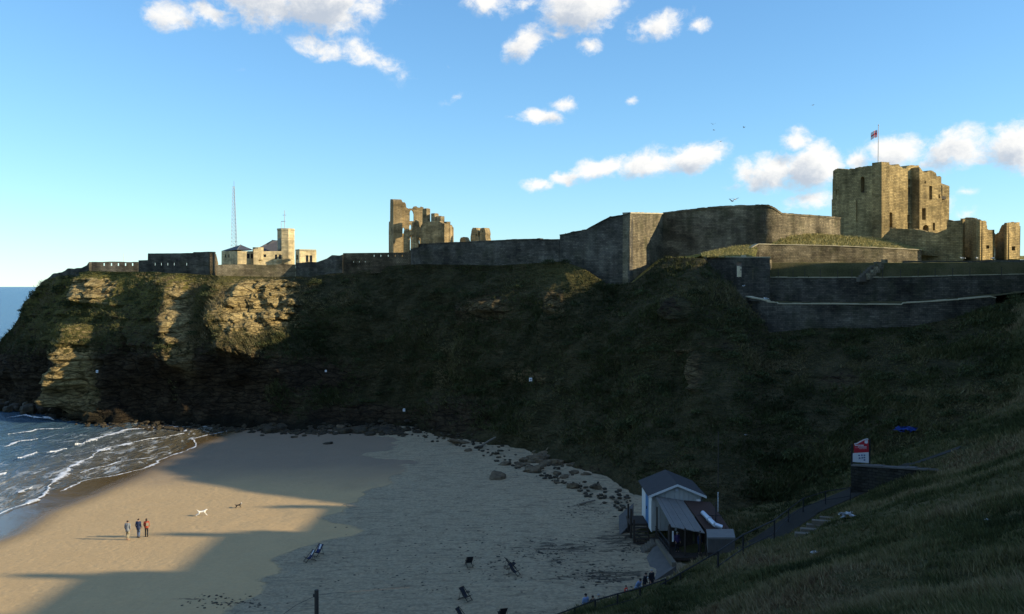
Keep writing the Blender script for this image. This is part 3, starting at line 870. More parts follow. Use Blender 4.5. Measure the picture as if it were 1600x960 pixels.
loft('shade_bank', M_turf, [(x - 6 - 0 * y, y, 17 + .2 * k) for k, (x, y) in enumerate(zip(shade_bank_x, shade_bank_y))], [(x - 3, y, 17 + (z - 17) * .62) for x, y, z in zip(shade_bank_x, shade_bank_y, shade_bank_z)],
     list(zip(shade_bank_x, shade_bank_y, shade_bank_z)), [(x + 14, y, z - 5) for x, y, z in zip(shade_bank_x, shade_bank_y, shade_bank_z)], [(x + 34, y, 20) for x, y in zip(shade_bank_x, shade_bank_y)], n=90, rows=6, amp=.35, seed=4)
# terraces below the castle
loft('terrace', M_turf, PL((1168, 470, 121.8), (1300, 480, 119.2), (1430, 478, 116.8), (1600, 457, 114.5), (1760, 440, 113)),
     PL((1178, 470, 133.5), (1300, 472, 131.5), (1430, 470, 129.5), (1600, 455, 127), (1760, 440, 125)), rows=6)
loft('grass_bank', M_turf, PL((1180, 434.5, 133.0), (1345, 435, 130.4), (1440, 434, 129), (1600, 430, 126.8), (1760, 424, 124.5)),
     PL((1184, 432.5, 134), (1345, 433, 131.4), (1440, 432, 130), (1600, 428, 127.8), (1760, 422, 125.5)),
     PL((1204, 411, 135.2), (1345, 411, 132.6), (1440, 411, 131.2), (1600, 410, 129.0), (1760, 405, 126.7)), n=160, rows=5)
loft('castle_lawn', M_lawn, PL((1204, 411, 135.2), (1345, 411, 132.6), (1440, 411, 131.2), (1600, 410, 129.0), (1760, 405, 126.7)),
     PL((1184, 411, 143), (1380, 411, 146), (1440, 410, 152), (1600, 409, 158), (1760, 405, 165)), rows=5, amp=.05)
loft('glacis', M_lawn, PL((1202, 384, 141.8), (1298, 385.5, 143.6), (1380, 388.5, 145.3), (1440, 391, 148)),
     PL((1216, 372, 144.5), (1232, 368.5, 146.5), (1267, 366, 151.6), (1314, 369, 159.6), (1378, 374, 161.5), (1440, 391, 156)), rows=12, amp=.16)
loft('castle_mound', M_lawn, PL((1040, 404, 142), (1100, 397, 139), (1150, 386, 141.5), (1187, 384, 143)), PL((1100, 402, 132.8), (1130, 402.5, 132.6), (1160, 402.5, 132.6), (1180, 403, 132.6)), rows=12, amp=.3, n=60)
loft('castle_ground', M_lawn, PL((1190, 388, 146), (1314, 376, 164), (1440, 399, 152), (1600, 406, 150), (1800, 400, 150)),
     PL((1150, 360, 240), (1314, 390, 240), (1440, 400, 240), (1600, 400, 240), (1800, 400, 240)), rows=8)

# ------------------------------------------------------------------ sea
ax = np.unique(np.concatenate([np.arange(-150, -30, .7), -150 - np.geomspace(2, 60000, 40), -30 + np.geomspace(2, 60000, 30)]))
ay = np.unique(np.concatenate([np.arange(40, 200, .7), 200 + np.geomspace(2, 60000, 40), 40 - np.geomspace(3, 3000, 20)]))
GX, GY = np.meshgrid(ax, ay)
X_, Y_ = GX.ravel(), GY.ravel()
d = Xs(np.clip(Y_, 60, 150)) - X_
near = sstep(110, 40, d) * sstep(250, 180, Y_)
Z_ = .10 * fbm(X_ * .25, Y_ * .08, o=3, seed=71) * near * sstep(1, 8, d) + .05 * fbm(X_ * .9, Y_ * .5, o=2, seed=72) * near * sstep(1, 8, d)
for off, amp, wd in ((9, .30, 1.6), (19, .42, 2.0), (30, .45, 2.6), (46, .4, 3.0)):
    q = d - off - 3.5 * fbm(Y_ * .035, Y_ * 0 + off, o=3, seed=81)
    Z_ += amp * np.exp(-(q / wd) ** 2) * near * sstep(-.3, .4, vnoise(Y_ * .06, Y_ * 0 + off * 3.1, seed=83))
surf = np.clip(sstep(60, 4, d) * sstep(-3, 2, d) * (d < 200) * near, 0, 1)
shallow = sstep(26, 3, d) * .9 * sstep(300, 180, Y_)
o = mesh_np('sea', np.stack([X_, Y_, Z_ - .02], 1), grid_faces(len(ay), len(ax)), M_sea, None, True, dict(surf=surf, shallow=shallow))
tag(o, kind='structure')

def foam_ribbon(pts, wmin, wmax, h, seed, name, z0=.03):
    q = resample([G(a, b, 0) for a, b in pts], int(40 + 6 * len(pts)) * 4)
    tn = np.gradient(q[:, :2], axis=0); tn /= np.linalg.norm(tn, axis=1)[:, None]
    nn = np.stack([-tn[:, 1], tn[:, 0]], 1)
    s = np.arange(len(q)) * np.linalg.norm(q[1] - q[0])
    q[:, :2] += nn * (.7 * fbm(s * .18, s * 0, o=4, seed=seed))[:, None]
    wd = (wmin + (wmax - wmin) * np.clip(.45 + 1.1 * fbm(s * .45, s * 0 + 5, o=4, seed=seed + 1), 0, 1)) * np.clip(np.minimum(s, s[-1] - s) / (.25 * min(s[-1], 12)), .05, 1)
    wd = wd * 2.6 + .25
    rows = []
    core = []
    for k, zz in ((-1, .0), (-.6, .35), (-.15, 1), (.15, .9), (.5, .4), (1, .0)):
        core.append(np.full(len(q), max(0, 1 - abs(k) * 1.05)))
        off = wd * .5 * k * (1 + .5 * fbm(s * .9, s * 0 + k, o=3, seed=seed + 2))
        rows.append(np.column_stack([q[:, 0] + nn[:, 0] * off, q[:, 1] + nn[:, 1] * off, z0 + h * zz * (1 + .5 * fbm(s * .8, s * 0 + k, o=2, seed=seed + 3))]))
    return np.concatenate(rows), grid_faces(6, len(q)), np.concatenate(core)
FV, FF, FC, nb = [], [], [], 0
for i, (pts, a, b, h, z0) in enumerate([
        ([(-40, 818), (0, 803), (40, 787), (75, 768), (92, 750), (112, 738), (130, 722), (150, 710), (180, 698), (220, 690), (290, 678), (298, 672)], .12, 1.0, .12, .03),
        ([(85, 768), (120, 756), (150, 749), (200, 739), (235, 729), (250, 719), (270, 711), (288, 705), (299, 700), (300, 692), (302, 686), (330, 679), (362, 671)], .06, .42, .04, .02),
        ([(28, 721), (45, 717), (62, 713)], .2, .8, .35, .2), ([(88, 712), (108, 705)], .3, .9, .3, .2), ([(112, 700), (130, 696), (146, 690)], .2, .9, .4, .2),
        ([(-20, 750), (0, 747), (12, 744)], .2, .8, .35, .2), ([(30, 772), (48, 764)], .2, .7, .15, .05), ([(165, 708), (178, 703)], .3, .7, .2, .1),
        ([(10, 655), (40, 652), (70, 657), (78, 660)], .3, 1.1, .3, .1), ([(110, 655), (122, 657)], .5, 1.2, .3, .1), ([(140, 690), (200, 674), (250, 668), (293, 668)], .2, .8, .12, .05),
        ([(0, 700), (30, 692), (60, 688)], .2, .6, .15, .08), ([(10, 680), (60, 672), (100, 670)], .2, .6, .12, .06), ([(130, 740), (190, 722), (240, 712)], .05, .28, .03, .03)]):
    V, F, c_ = foam_ribbon(pts, a, b, h, 100 + i * 11, 'foam', z0)
    FC.append(c_); FV.append(V); FF.append(F + nb); nb += len(V)
o = mesh_np('foam', np.concatenate(FV), np.concatenate(FF), M_foam, None, True, dict(core=np.concatenate(FC)))
tag(o, 'white broken foam along the edge of the breaking waves', kind='stuff')

# ------------------------------------------------------------------ tufts of grass and scrub
def tufts(name, pts, hgt, wid, blades, lean, tint, seed, dirs=None, mat_=None):
    r = np.random.default_rng(seed)
    N = len(pts)
    n = N * blades
    base = np.repeat(pts, blades, axis=0)
    hh = np.repeat(hgt, blades) * r.uniform(.55, 1.25, n)
    ang = r.uniform(0, 2 * np.pi, n); rad = r.uniform(0, 1, n) * np.repeat(wid, blades) * 3.0
    base = base + np.stack([np.cos(ang) * rad, np.sin(ang) * rad, np.zeros(n) - .05], 1)
    la = r.uniform(0, 2 * np.pi, n)
    ld = np.stack([np.cos(la), np.sin(la), np.zeros(n)], 1) * (r.uniform(.1, 1, n) * lean)[:, None]
    if dirs is not None:
        ld += np.asarray(dirs)[None, :]
    tip = base + np.stack([ld[:, 0] * hh, ld[:, 1] * hh, hh * .85], 1)
    wa = r.uniform(0, np.pi, n); ww = np.repeat(wid, blades) * r.uniform(.6, 1.3, n)
    sd = np.stack([np.cos(wa) * ww * .5, np.sin(wa) * ww * .5, np.zeros(n)], 1)
    V = np.stack([base - sd, base + sd, tip], 1).reshape(-1, 3)
    F = np.arange(n * 3).reshape(-1, 3)
    tt = np.clip(np.repeat(np.repeat(tint, blades) + r.normal(0, .10, n), 3), 0, 1)
    o = mesh_np(name, V, F, mat_ or M_blade, None, False, dict(tint=tt), uv=False)
    return o
# near slope: polar spread so that tufts stay about as dense all the way down
r = np.random.default_rng(3)
n = 170000
dist = np.exp(r.uniform(math.log(4), math.log(92), n)); az = r.uniform(-.42, .66, n)
x, y = dist * np.sin(az), dist * np.cos(az)
z, hb_, hs_, pd_ = ground(x, y, True)
ok = (hs_ > hb_ + .15) & (pd_ > 1.3)
hx = (x > 10.5) & (x < 18.5) & (y > 66) & (y < 83)
ok &= ~hx
x, y, z, dist = x[ok], y[ok], z[ok], dist[ok]
r2 = np.random.default_rng(33)
xe, ye = r2.uniform(26, 80, 26000), r2.uniform(66, 126, 26000)
ze, hbe, hse, pde = ground(xe, ye, True)
ke = (pde > 1.3) & (xe / ye < .66)
x, y, z = np.concatenate([x, xe[ke]]), np.concatenate([y, ye[ke]]), np.concatenate([z, ze[ke]])
dist = np.hypot(x, y)
tn = np.clip(.50 + .42 * fbm(x * .16, y * .16, o=4, seed=15) + .12 * vnoise(x * 1.2, y * 1.2, seed=16), 0.02, .95)
hg = np.clip(.20 + .16 * fbm(x * .3, y * .3, o=3, seed=18) + .0022 * dist, .10, .6)
o = tufts('grass', np.stack([x, y, z], 1), hg, .012 + .0011 * dist, 5, .7, tn, 5, (-.25, -.1, 0))
tag(o, 'rough tussocky grass covering the near slope', kind='stuff')
# scrub on the headland face
r = np.random.default_rng(4)
n = 60000
ii = r.integers(4, NROW - 1, n); jj = r.integers(60, len(cpx) - 4, n)
ok = (r.uniform(0, 1, n) > CLROCK[ii, jj] * 1.1) & (CLZ[ii, jj] > 2.5)
ii, jj = ii[ok], jj[ok]
pts = np.stack([CLX[ii, jj], CLY[ii, jj], CLZ[ii, jj]], 1) + r.normal(0, .15, (len(ii), 3)) * [1, 1, 0]
tn = np.clip(.31 + .46 * fbm(pts[:, 0] * .09, pts[:, 1] * .09, pts[:, 2] * .09, o=4, seed=25), .02, .95)
warm = sstep(480, 330, CLPX[ii, jj]) * sstep(560, 450, CLPY[ii, jj])
tn = np.clip(tn + .32 * warm, 0, .9)
hg = np.clip(.42 + .5 * fbm(pts[:, 0] * .2, pts[:, 1] * .2, pts[:, 2] * .2, o=3, seed=27), .12, 1.1)
o = tufts('scrub', pts, hg, np.full(len(pts), .12), 5, 1.0, tn, 6, (-.1, -.5, 0))
tag(o, 'coarse grass and scrub covering the headland face', kind='stuff')
# brambles: low dark domes of leaves among the grass
r = np.random.default_rng(44)
cen = r.integers(0, len(pts), 330)
cen = cen[(pts[cen][:, 2] > 3)][:260]
rad = r.uniform(.5, 1.5, len(cen))
bp, bt = [], []
for c_, q_ in zip(cen, rad):
    k_ = int(60 * q_)
    u_ = r.normal(size=(k_, 3)); u_ /= np.linalg.norm(u_, axis=1)[:, None]; u_[:, 2] = np.abs(u_[:, 2]) * .7
    bp.append(pts[c_] + u_ * q_ * r.uniform(.6, 1.05, (k_, 1)) * (1, .8, 1)); bt.append(np.full(k_, r.uniform(.0, .3)))
bp, bt = np.concatenate(bp), np.concatenate(bt)
o = tufts('bramble', bp, r.uniform(.15, .35, len(bp)), np.full(len(bp), .16), 4, 1.3, bt, 61)
tag(o, 'low dark bramble growing in mounds on the headland face', kind='stuff')
# dry grass on the glacis and the small mound
def patch_pts(lines_a, lines_b, n, seed):
    r = np.random.default_rng(seed)
    A, B = resample(lines_a, 300), resample(lines_b, 300)
    k, tt = r.integers(0, 300, n), r.uniform(0, 1, n)[:, None]
    return A[k] * (1 - tt) + B[k] * tt
pts = np.concatenate([patch_pts(PL((1206, 384, 142), (1298, 385.5, 143.8), (1380, 388.5, 145.5), (1440, 391, 148)), PL((1216, 372, 144.5), (1232, 368.5, 146.5), (1267, 366, 151.4), (1314, 369, 159.2), (1378, 374, 161), (1440, 391, 156)), 5000, 1),
                      patch_pts(PL((1100, 397, 139), (1150, 386, 141.5), (1184, 384, 142)), PL((1102, 402, 133), (1130, 402.5, 133), (1160, 402.5, 133), (1172, 403, 133)), 4500, 2)])
o = tufts('dry_grass', pts, np.full(len(pts), .38) * RNG.uniform(.6, 1.4, len(pts)), np.full(len(pts), .13), 4, .8, np.clip(RNG.normal(.62, .16, len(pts)), 0, .95), 8, None, M_dryblade)
tag(o, 'dry yellowing grass on the banks below the castle', kind='stuff')

# ------------------------------------------------------------------ castle walls
def wall(name, st, m, label, cat='wall', thick=1.0, cope=None, seed=0, ragged=0.0, group=None, sink=1.2, step=1.2, cope_h=.28, batter=0.0):
    """a thick wall through stations (px, top py, bottom py, depth)"""
    tops = np.array([tuple(P(a, b, d)) for a, b, c, d in st]); bots = np.array([P(a, c, d).z for a, b, c, d in st]) - sink
    dd = np.concatenate([[0], np.cumsum(np.linalg.norm(np.diff(tops[:, :2], axis=0), axis=1))])
    s = np.unique(np.concatenate([np.arange(0, dd[-1], step), dd]))
    L = np.stack([np.interp(s, dd, tops[:, c]) for c in range(3)], 1)
    zb = np.interp(s, dd, bots)
    if ragged:
        L[:, 2] += ragged * np.round(2 * fbm(s * .6, s * 0 + seed, o=3, seed=seed)) / 2
    t = np.gradient(L[:, :2], axis=0); t /= np.linalg.norm(t, axis=1)[:, None]
    nn = np.stack([t[:, 1], -t[:, 0]], 1)
    root = empty(name, (L[0, 0], L[0, 1], zb[0]), label, cat, group)
    org = np.array(root.location)
    n = len(s); R = 6
    V = []
    for k in range(R + 1):
        f = k / R
        o = .05 * fbm(s * .8, s * 0 + k * 1.7, o=3, seed=seed + 5) + batter * (1 - f)
        V.append(np.column_stack([L[:, :2] + nn * o[:, None], zb * (1 - f) + L[:, 2] * f]))
    V.append(np.column_stack([L[:, :2] - nn * thick, L[:, 2]]))
    V.append(np.column_stack([L[:, :2] - nn * thick, zb]))
    V = np.concatenate(V)
    F = grid_faces(R + 3, n).tolist()
    ends = [[k * n for k in range(R + 3)], [k * n + n - 1 for k in range(R + 3)][::-1]]
    mb = MB(); mb.add(V, F + ends)
    mb.build('masonry', m, root)
    if cope is not None:
        mb = MB()
        rng = random.Random(seed)
        i = 0
        while i < n - 1:
            j = min(n - 1, i + 1)
            a, b = L[i], L[j]
            na = nn[i]
            q = []
            up = rng.uniform(-.045, .045)
            for zz in (-.02, cope_h + up):
                for (p, o) in ((a, .12), (b, .12), (b, -thick - .06), (a, -thick - .06)):
                    q.append((p[0] + na[0] * o, p[1] + na[1] * o, p[2] + zz))
            mb.hexa(q)
            i = j
        c = mb.build('coping', cope, root)
        c['kind'] = 'stuff'
    return root

def slit_wall(name, p0, p1, outline, holes, thick, m, label, seed=0, cat='wall', cope=None):
    pl = Plane.px(*p0, *p1)
    u0, z0 = pl.hit(outline[0][0], outline[0][1])
    o = pl.world(u0, z0)
    root = empty(name, o, label, cat)
    mb = MB(); slab(mb, pl, outline, holes, thick)
    mb.build('masonry', m, root)
    return root, pl

# ramparts along the headland, from the seaward end
wall('rampart', [(66, 439, 446, 186.2), (86, 428, 436, 182.6), (105, 422, 432, 180), (124, 417, 428, 178.6), (139, 411.5, 427, 178)], M_greywall, 'low dark rampart stepping down the ridge at the seaward tip', seed=1, ragged=.25, thick=.8)
slits = [rect(x - 1.1, 411.4, x + 1.1, 415.6) for x in (162.5, 174, 184.8, 196, 207)]
slit_wall('rampart', (142, 176.4), (232, 178.4), [(143, 426), (143, 409.4)] + rag([(143, 409.4), (180, 409), (216, 409.8)], 9, .35, 2)[1:] + [(216, 429)], slits, .25, M_greywall, 'low rampart pierced by five bright slits near the seaward tip')
slits = [rect(x - 1.0, 411, x + 1.0, 415) for x in (241.7, 251.5, 261.5, 271.5, 291)]
slit_wall('rampart', (216.4, 176), (336, 170), [(216.4, 429), (216.4, 407), (230.8, 406.6), (231, 396.2)] + rag([(231, 396.2), (270, 395.8), (301, 395.4), (303, 394), (335.5, 393.6)], 10, .3, 3)[1:] + [(335.5, 432)], slits, .28, M_greywall,
          'tall dark rampart with slits left of the flat pale station')
wall('rampart', [(336.5, 396, 424, 170.2), (339, 402, 424, 173), (341, 412, 426, 174)], M_rubble, 'broken sunlit end of the tall dark rampart', seed=4, ragged=.2, thick=1.0, step=.5)
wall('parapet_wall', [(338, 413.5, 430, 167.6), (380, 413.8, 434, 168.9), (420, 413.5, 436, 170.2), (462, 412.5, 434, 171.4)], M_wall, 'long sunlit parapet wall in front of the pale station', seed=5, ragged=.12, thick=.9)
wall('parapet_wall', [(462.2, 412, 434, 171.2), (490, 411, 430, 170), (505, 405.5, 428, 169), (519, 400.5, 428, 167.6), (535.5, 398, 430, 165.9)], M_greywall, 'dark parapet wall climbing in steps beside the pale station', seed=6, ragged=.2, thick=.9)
# wall with two rows of slits
sl = [rect(x - .8, 398.3, x + .8, 401.5) for x in (584, 594.6, 606, 617, 628)] + [rect(x - .7, 408.2, x + .7, 410.6) for x in (552, 561, 570)]
slit_wall('curtain_wall', (536, 165.5), (642, 160.6), [(536, 430), (536, 395.8), (590, 395.2), (636, 394.8), (640, 393), (642, 389.5), (642, 424)], sl, .28, M_rubble, 'half sunlit curtain wall with slits below the ruined priory gable')
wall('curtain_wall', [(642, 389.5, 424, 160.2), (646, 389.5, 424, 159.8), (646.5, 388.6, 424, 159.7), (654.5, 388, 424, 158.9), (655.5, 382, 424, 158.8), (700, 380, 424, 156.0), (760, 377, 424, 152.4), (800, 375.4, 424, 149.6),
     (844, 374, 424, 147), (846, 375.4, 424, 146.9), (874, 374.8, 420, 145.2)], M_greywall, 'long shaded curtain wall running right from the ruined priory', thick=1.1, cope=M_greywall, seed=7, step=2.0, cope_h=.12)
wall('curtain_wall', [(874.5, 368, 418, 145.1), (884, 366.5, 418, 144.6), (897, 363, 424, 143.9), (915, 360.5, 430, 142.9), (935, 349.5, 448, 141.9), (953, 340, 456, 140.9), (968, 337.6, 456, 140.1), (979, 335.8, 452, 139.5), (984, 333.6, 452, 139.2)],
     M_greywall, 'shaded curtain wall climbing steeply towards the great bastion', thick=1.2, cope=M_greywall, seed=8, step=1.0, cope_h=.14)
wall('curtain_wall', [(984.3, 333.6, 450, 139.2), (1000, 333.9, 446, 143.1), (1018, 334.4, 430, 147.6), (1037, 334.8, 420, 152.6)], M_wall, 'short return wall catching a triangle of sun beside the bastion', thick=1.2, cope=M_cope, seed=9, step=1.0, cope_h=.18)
corner = []
ang0, ang1 = math.atan2(-.81, -.59), math.atan2(-.697, .717)
for k in range(13):
    an = ang0 + (ang1 - ang0) * k / 12
    bx, by = 41.2 + 2.2 * math.cos(an), 144.8 + 2.2 * math.sin(an)
    px_ = 800 + bx / by * FPX
    corner.append((px_, float(np.interp(px_, [1187, 1199, 1206, 1214, 1221], [323, 322.8, 325, 330.5, 335.7])), 388, by))
wall('bastion', [(1036, 335, 425, 152.4), (1080, 329.5, 410, 150.2), (1124, 325, 400, 147.6), (1160, 323.6, 395, 144.9)] + corner + [(1221, 335.7, 386, 144.1), (1250, 337.6, 384, 148.6), (1284, 340, 384, 154.2), (1313, 342.4, 384, 159.8)], M_wall,
     'great rounded bastion wall, dark in front and sunlit on its turned side', thick=1.6, cope=M_wall, seed=10, step=.6, cope_h=.3)
# retaining walls under the bastion
wall('retaining_wall', [(1149, 401, 403, 138.2), (1160, 395.6, 404, 138.8), (1184.5, 382, 412, 140)], M_wall, 'sloping end of the sunlit retaining wall below the bastion', thick=.8, cope=M_cope, seed=11, step=.8, cope_h=.14)
wall('retaining_wall', [(1185, 382, 413, 140.1), (1205, 382.6, 413, 141), (1298, 384.4, 414, 143), (1380, 388, 414, 144.8), (1440, 391, 414, 147.6)], M_wall, 'long sunlit retaining wall under the grassy glacis', thick=.9, cope=M_cope, seed=12, step=1.0, cope_h=.12)
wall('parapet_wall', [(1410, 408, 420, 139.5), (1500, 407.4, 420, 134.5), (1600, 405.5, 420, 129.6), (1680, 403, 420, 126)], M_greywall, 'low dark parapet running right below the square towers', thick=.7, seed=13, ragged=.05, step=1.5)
# wall with the grey door
pl = Plane.px(1098, 133.6, 1206, 131.6)
root = empty('gateway_wall', pl.world(*pl.hit(1105, 440)), 'shaded wall with pale grey door and sunlit coping below the bastion', 'wall')
mb = MB(); slab(mb, pl, [(1104, 450), (1104, 402.6), (1180, 402.6), (1203, 403), (1203, 470), (1150, 470)], [rect(1150.5, 410.5, 1159.8, 433)], .8); mb.build('masonry', M_greywall, root)
mb = MB(); slab(mb, pl, [(1103, 402.4), (1103, 401), (1204, 401.4), (1204, 402.8)], [], .8)
mb.build('coping', M_cope, root)
u0, z0 = pl.hit(1150.5, 433); u1, z1 = pl.hit(1159.8, 410.5)
mb = MB()
for k in range(5):
    a = u0 + (u1 - u0) * k / 5 + .01; b = u0 + (u1 - u0) * (k + 1) / 5 - .01
    slab(mb, pl, [(a, z0), (b, z0), (b, z1), (a, z1)], [], .06, raw=True)
dv = [Vector(q) - pl.n.to_3d() * .3 for q in mb.v]; mb.v = dv
dr = mb.build('door', M_sheet, root)
mb = MB(); mb.box(pl.world(u1 - .2, (z0 + z1) / 2, -.24), (.1, .1, .16)); mb.build('handle', M_dark, dr)
mb = MB(); mb.box(pl.world(pl.hit(1162, 402)[0], z1 + .85, -.4), (.75, .75, .5), math.atan2(pl.d.y, pl.d.x)); mb.build('pier_cap', M_cope, root)
wall('parapet_wall', [(1074, 413.5, 418, 131.4), (1088, 409.5, 416, 132), (1102, 405.5, 414, 132.6)], M_wall, 'short pale wall end catching sun left of the grey door', thick=.5, seed=14, ragged=.1, step=.6, sink=.4)
# stepped parapet and the two lower walls
pl = Plane.px(1178, 132.2, 1206, 134.6)
root = empty('stepped_parapet', pl.world(*pl.hit(1178, 433)), 'sunlit stepped parapet at left end of the upper terrace', 'wall')
for k, (a, b, y) in enumerate([(1176.5, 1182, 422), (1182, 1187.5, 419), (1187.5, 1193, 413.5), (1193, 1199, 410.5), (1199, 1206, 406)]):
    mb = MB(); slab(mb, pl, [(a, 436), (a, y), (b, y), (b, 436)], [], .7); mb.build('step', M_wall, root)
wall('terrace_wall', [(1178, 433.2, 480, 132.8), (1262, 434.2, 480, 131.4), (1345, 434.2, 482, 130.0), (1440, 432.8, 482, 128.4), (1520, 430.4, 480, 127), (1590, 429, 480, 125.8), (1700, 427, 480, 123.8)], M_greywall,
     'upper dark terrace wall with thin pale coping and wire fence', thick=.8, cope=M_cope, seed=15, step=1.6, cope_h=.10)
wall('terrace_wall', [(1166, 464, 500, 124.0), (1176, 466.5, 504, 122.6), (1188, 468, 512, 121.6), (1198, 471, 524, 120.8), (1200, 472.6, 524, 120.7), (1214, 473.4, 524, 120.4), (1216, 475.2, 524, 120.3), (1300, 475.6, 524, 118.7), (1409, 476.4, 524, 116.6),
     (1411, 474.2, 524, 116.5), (1460, 471.4, 524, 115.6), (1500, 468.4, 524, 115), (1548, 464, 524, 114.3), (1556, 466, 520, 114.2)], M_greywall,
     'lower dark terrace wall with sunlit coping above the scrubby hillside', thick=.8, cope=M_cope, seed=16, step=1.2, cope_h=.13)
# stair through the bank
root = empty('stone_stair', P(1343, 436, 129.3), 'sunlit stone stair climbing the grass bank behind the wire fence', 'stair')
a, b = P(1342, 436, 129.2), P(1372, 409.5, 133.4)
for k in range(9):
    q = a + (b - a) * (k / 9); q2 = a + (b - a) * ((k + 1) / 9)
    mb = MB(); mb.box(((q.x + q2.x) / 2 + .3, (q.y + q2.y) / 2, q2.z - .35), (1.7, .62, .7), .5); mb.build('step', M_tread, root)
mb = MB()
for k in range(5):
    q = a + (b - a) * ((k + .5) / 5)
    mb.box((q.x + 1.1, q.y - .3, q.z + .1), (.55, .75, 1.0), .5)
mb.build('side_wall', M_wall, root)
# wire fence on the upper terrace wall
root = empty('wire_fence', P(1198, 432, 132.0), 'thin wire fence along the top of the upper terrace wall', 'fence')
prev = None
for x in (1198, 1216, 1239, 1257.5, 1281.5, 1308.5, 1331, 1344, 1379, 1407, 1434.5, 1461, 1488.5, 1515.5, 1565):
    dY = float(np.interp(x, [1178, 1345, 1440, 1590], [132.5, 129.7, 128.1, 125.5])); yb = float(np.interp(x, [1178, 1345, 1440, 1590], [433, 434, 432.6, 429]))
    q = P(x, yb, dY)
    mb = MB(); mb.tube(q, q + Vector((0, 0, 1.15)), .045, n=5); mb.build('post', M_rust, root)
    if prev is not None:
        for h in (.35, .7, 1.08):
            mb = MB(); mb.tube(prev + Vector((0, 0, h)), q + Vector((0, 0, h)), .008, n=3, cap=False); mb.build('wire', M_rust, root)
    prev = q

# ------------------------------------------------------------------ the keep
def zx(x): return 1180 + x / 3.8095
def zy(y): return 190 + y / 3.8095
def Z(*pts): return [(zx(a), zy(b)) for a, b in pts]
C0, C1, C2 = (P(zx(455), 448, 175).xy, P(zx(752), 448, 163).xy, P(zx(1150), 448, 178).xy)
C3 = C0 + (C2 - C1)
base = P(zx(752), 395, 163)
keep = empty('castle_keep', (C1.x, C1.y, base.z), 'square ruined sandstone keep with ragged top and flagpole', 'castle keep')
pL, pR, pBL, pBR = Plane(C0, C1), Plane(C1, C2), Plane(C3, C0), Plane(C2, C3)
mb = MB()
slab(mb, pL, [(zx(752), zy(760)), (zx(455), zy(760)), (zx(455), zy(465)), (zx(463), zy(462))] + rag(Z((463, 295), (480, 283), (500, 279), (515, 284), (560, 284), (600, 276), (640, 270), (690, 264), (705, 252), (722, 243), (752, 240)), 1.7, .85, 11)[0:],
     [arch(zx(628), zy(328), zx(651), zy(424)), rect(zx(479), zy(404), zx(497), zy(436))], 1.9)
kl = mb.build('wall', M_keep, keep)
mb = MB()
slab(mb, pR, [(zx(1000), zy(760)), (zx(752.5), zy(760)), (zx(752.5), zy(240))] + rag(Z((754, 240), (775, 248), (790, 258), (820, 260), (845, 254), (862, 266), (880, 279), (897, 280), (905, 268), (930, 261), (965, 262), (975, 268), (1000, 300)), 1.7, .85, 12)[1:],
     [rect(zx(909), zy(343), zx(923), zy(378)), rect(zx(910), zy(393), zx(924), zy(436)), rect(zx(905), zy(556), zx(922), zy(598)), rect(zx(907), zy(606), zx(921), zy(640)), arch(zx(790), zy(541), zx(817), zy(648), k=.5), rect(zx(762), zy(410), zx(769), zy(424))], 1.9)
mb.build('wall', M_keep, keep)
pT = Plane(C1, C2, 1.5)
mb = MB()
slab(mb, pT, [(zx(1150), zy(760)), (zx(978), zy(760)), (zx(978), zy(272))] + rag(Z((978, 272), (990, 288), (1005, 303), (1030, 293), (1052, 292), (1076, 308), (1082, 328), (1098, 326), (1108, 330)), 1.7, .85, 13)[1:] + Z((1108, 420), (1112, 490), (1121, 525), (1128, 560), (1134, 600), (1140, 640)),
     [rect(zx(1036), zy(384), zx(1054), zy(466)), rect(zx(993), zy(517), zx(1015), zy(586)), arch(zx(998), zy(616), zx(1033), zy(662)), rect(zx(1057), zy(604), zx(1071), zy(650)), rect(zx(1091), zy(434), zx(1100), zy(458)), rect(zx(1008), zy(355), zx(1016), zy(368))], 2.4)
mb.build('turret', M_keep, keep)
top_z = pL.hit(zx(640), zy(268))[1]
mb = MB()
lb, lr = (C3 - C0).length, (C3 - C2).length
slab(mb, pBL, [(0, base.z - 3), (lb, base.z - 3), (lb, top_z - 1.5), (lb * .7, top_z - .5), (lb * .3, top_z - 1.2), (0, top_z - 1)], [], 1.9, raw=True)
mb.build('wall', M_keep, keep)
mb = MB()
slab(mb, pBR, [(0, base.z - 3), (lr, base.z - 3), (lr, top_z - 1.0), (lr * .6, top_z - 1.8), (lr * .2, top_z - 1.5), (0, top_z - 2.5)], [], 1.9, raw=True)
mb.build('wall', M_keep, keep)
mb = MB()
cc = [C0, C1, C2, C3]; ce = sum((Vector(c) for c in cc), Vector((0, 0))) / 4
mb.hexa([(*(c + (ce - c) * .04), top_z - 5.2) for c in cc] + [(*(c + (ce - c) * .04), top_z - 4.6) for c in cc])
mb.build('roof', M_shadowhole, keep)
mb = MB()
pli = Plane(C0, C1, -3.0)
for (a, b) in ((600, 690),):
    slab(mb, pli, [(zx(a), zy(470)), (zx(b), zy(470)), (zx(b), zy(290)), (zx(a), zy(290))], [], .4)
mb.build('inner_wall', M_keep, keep)
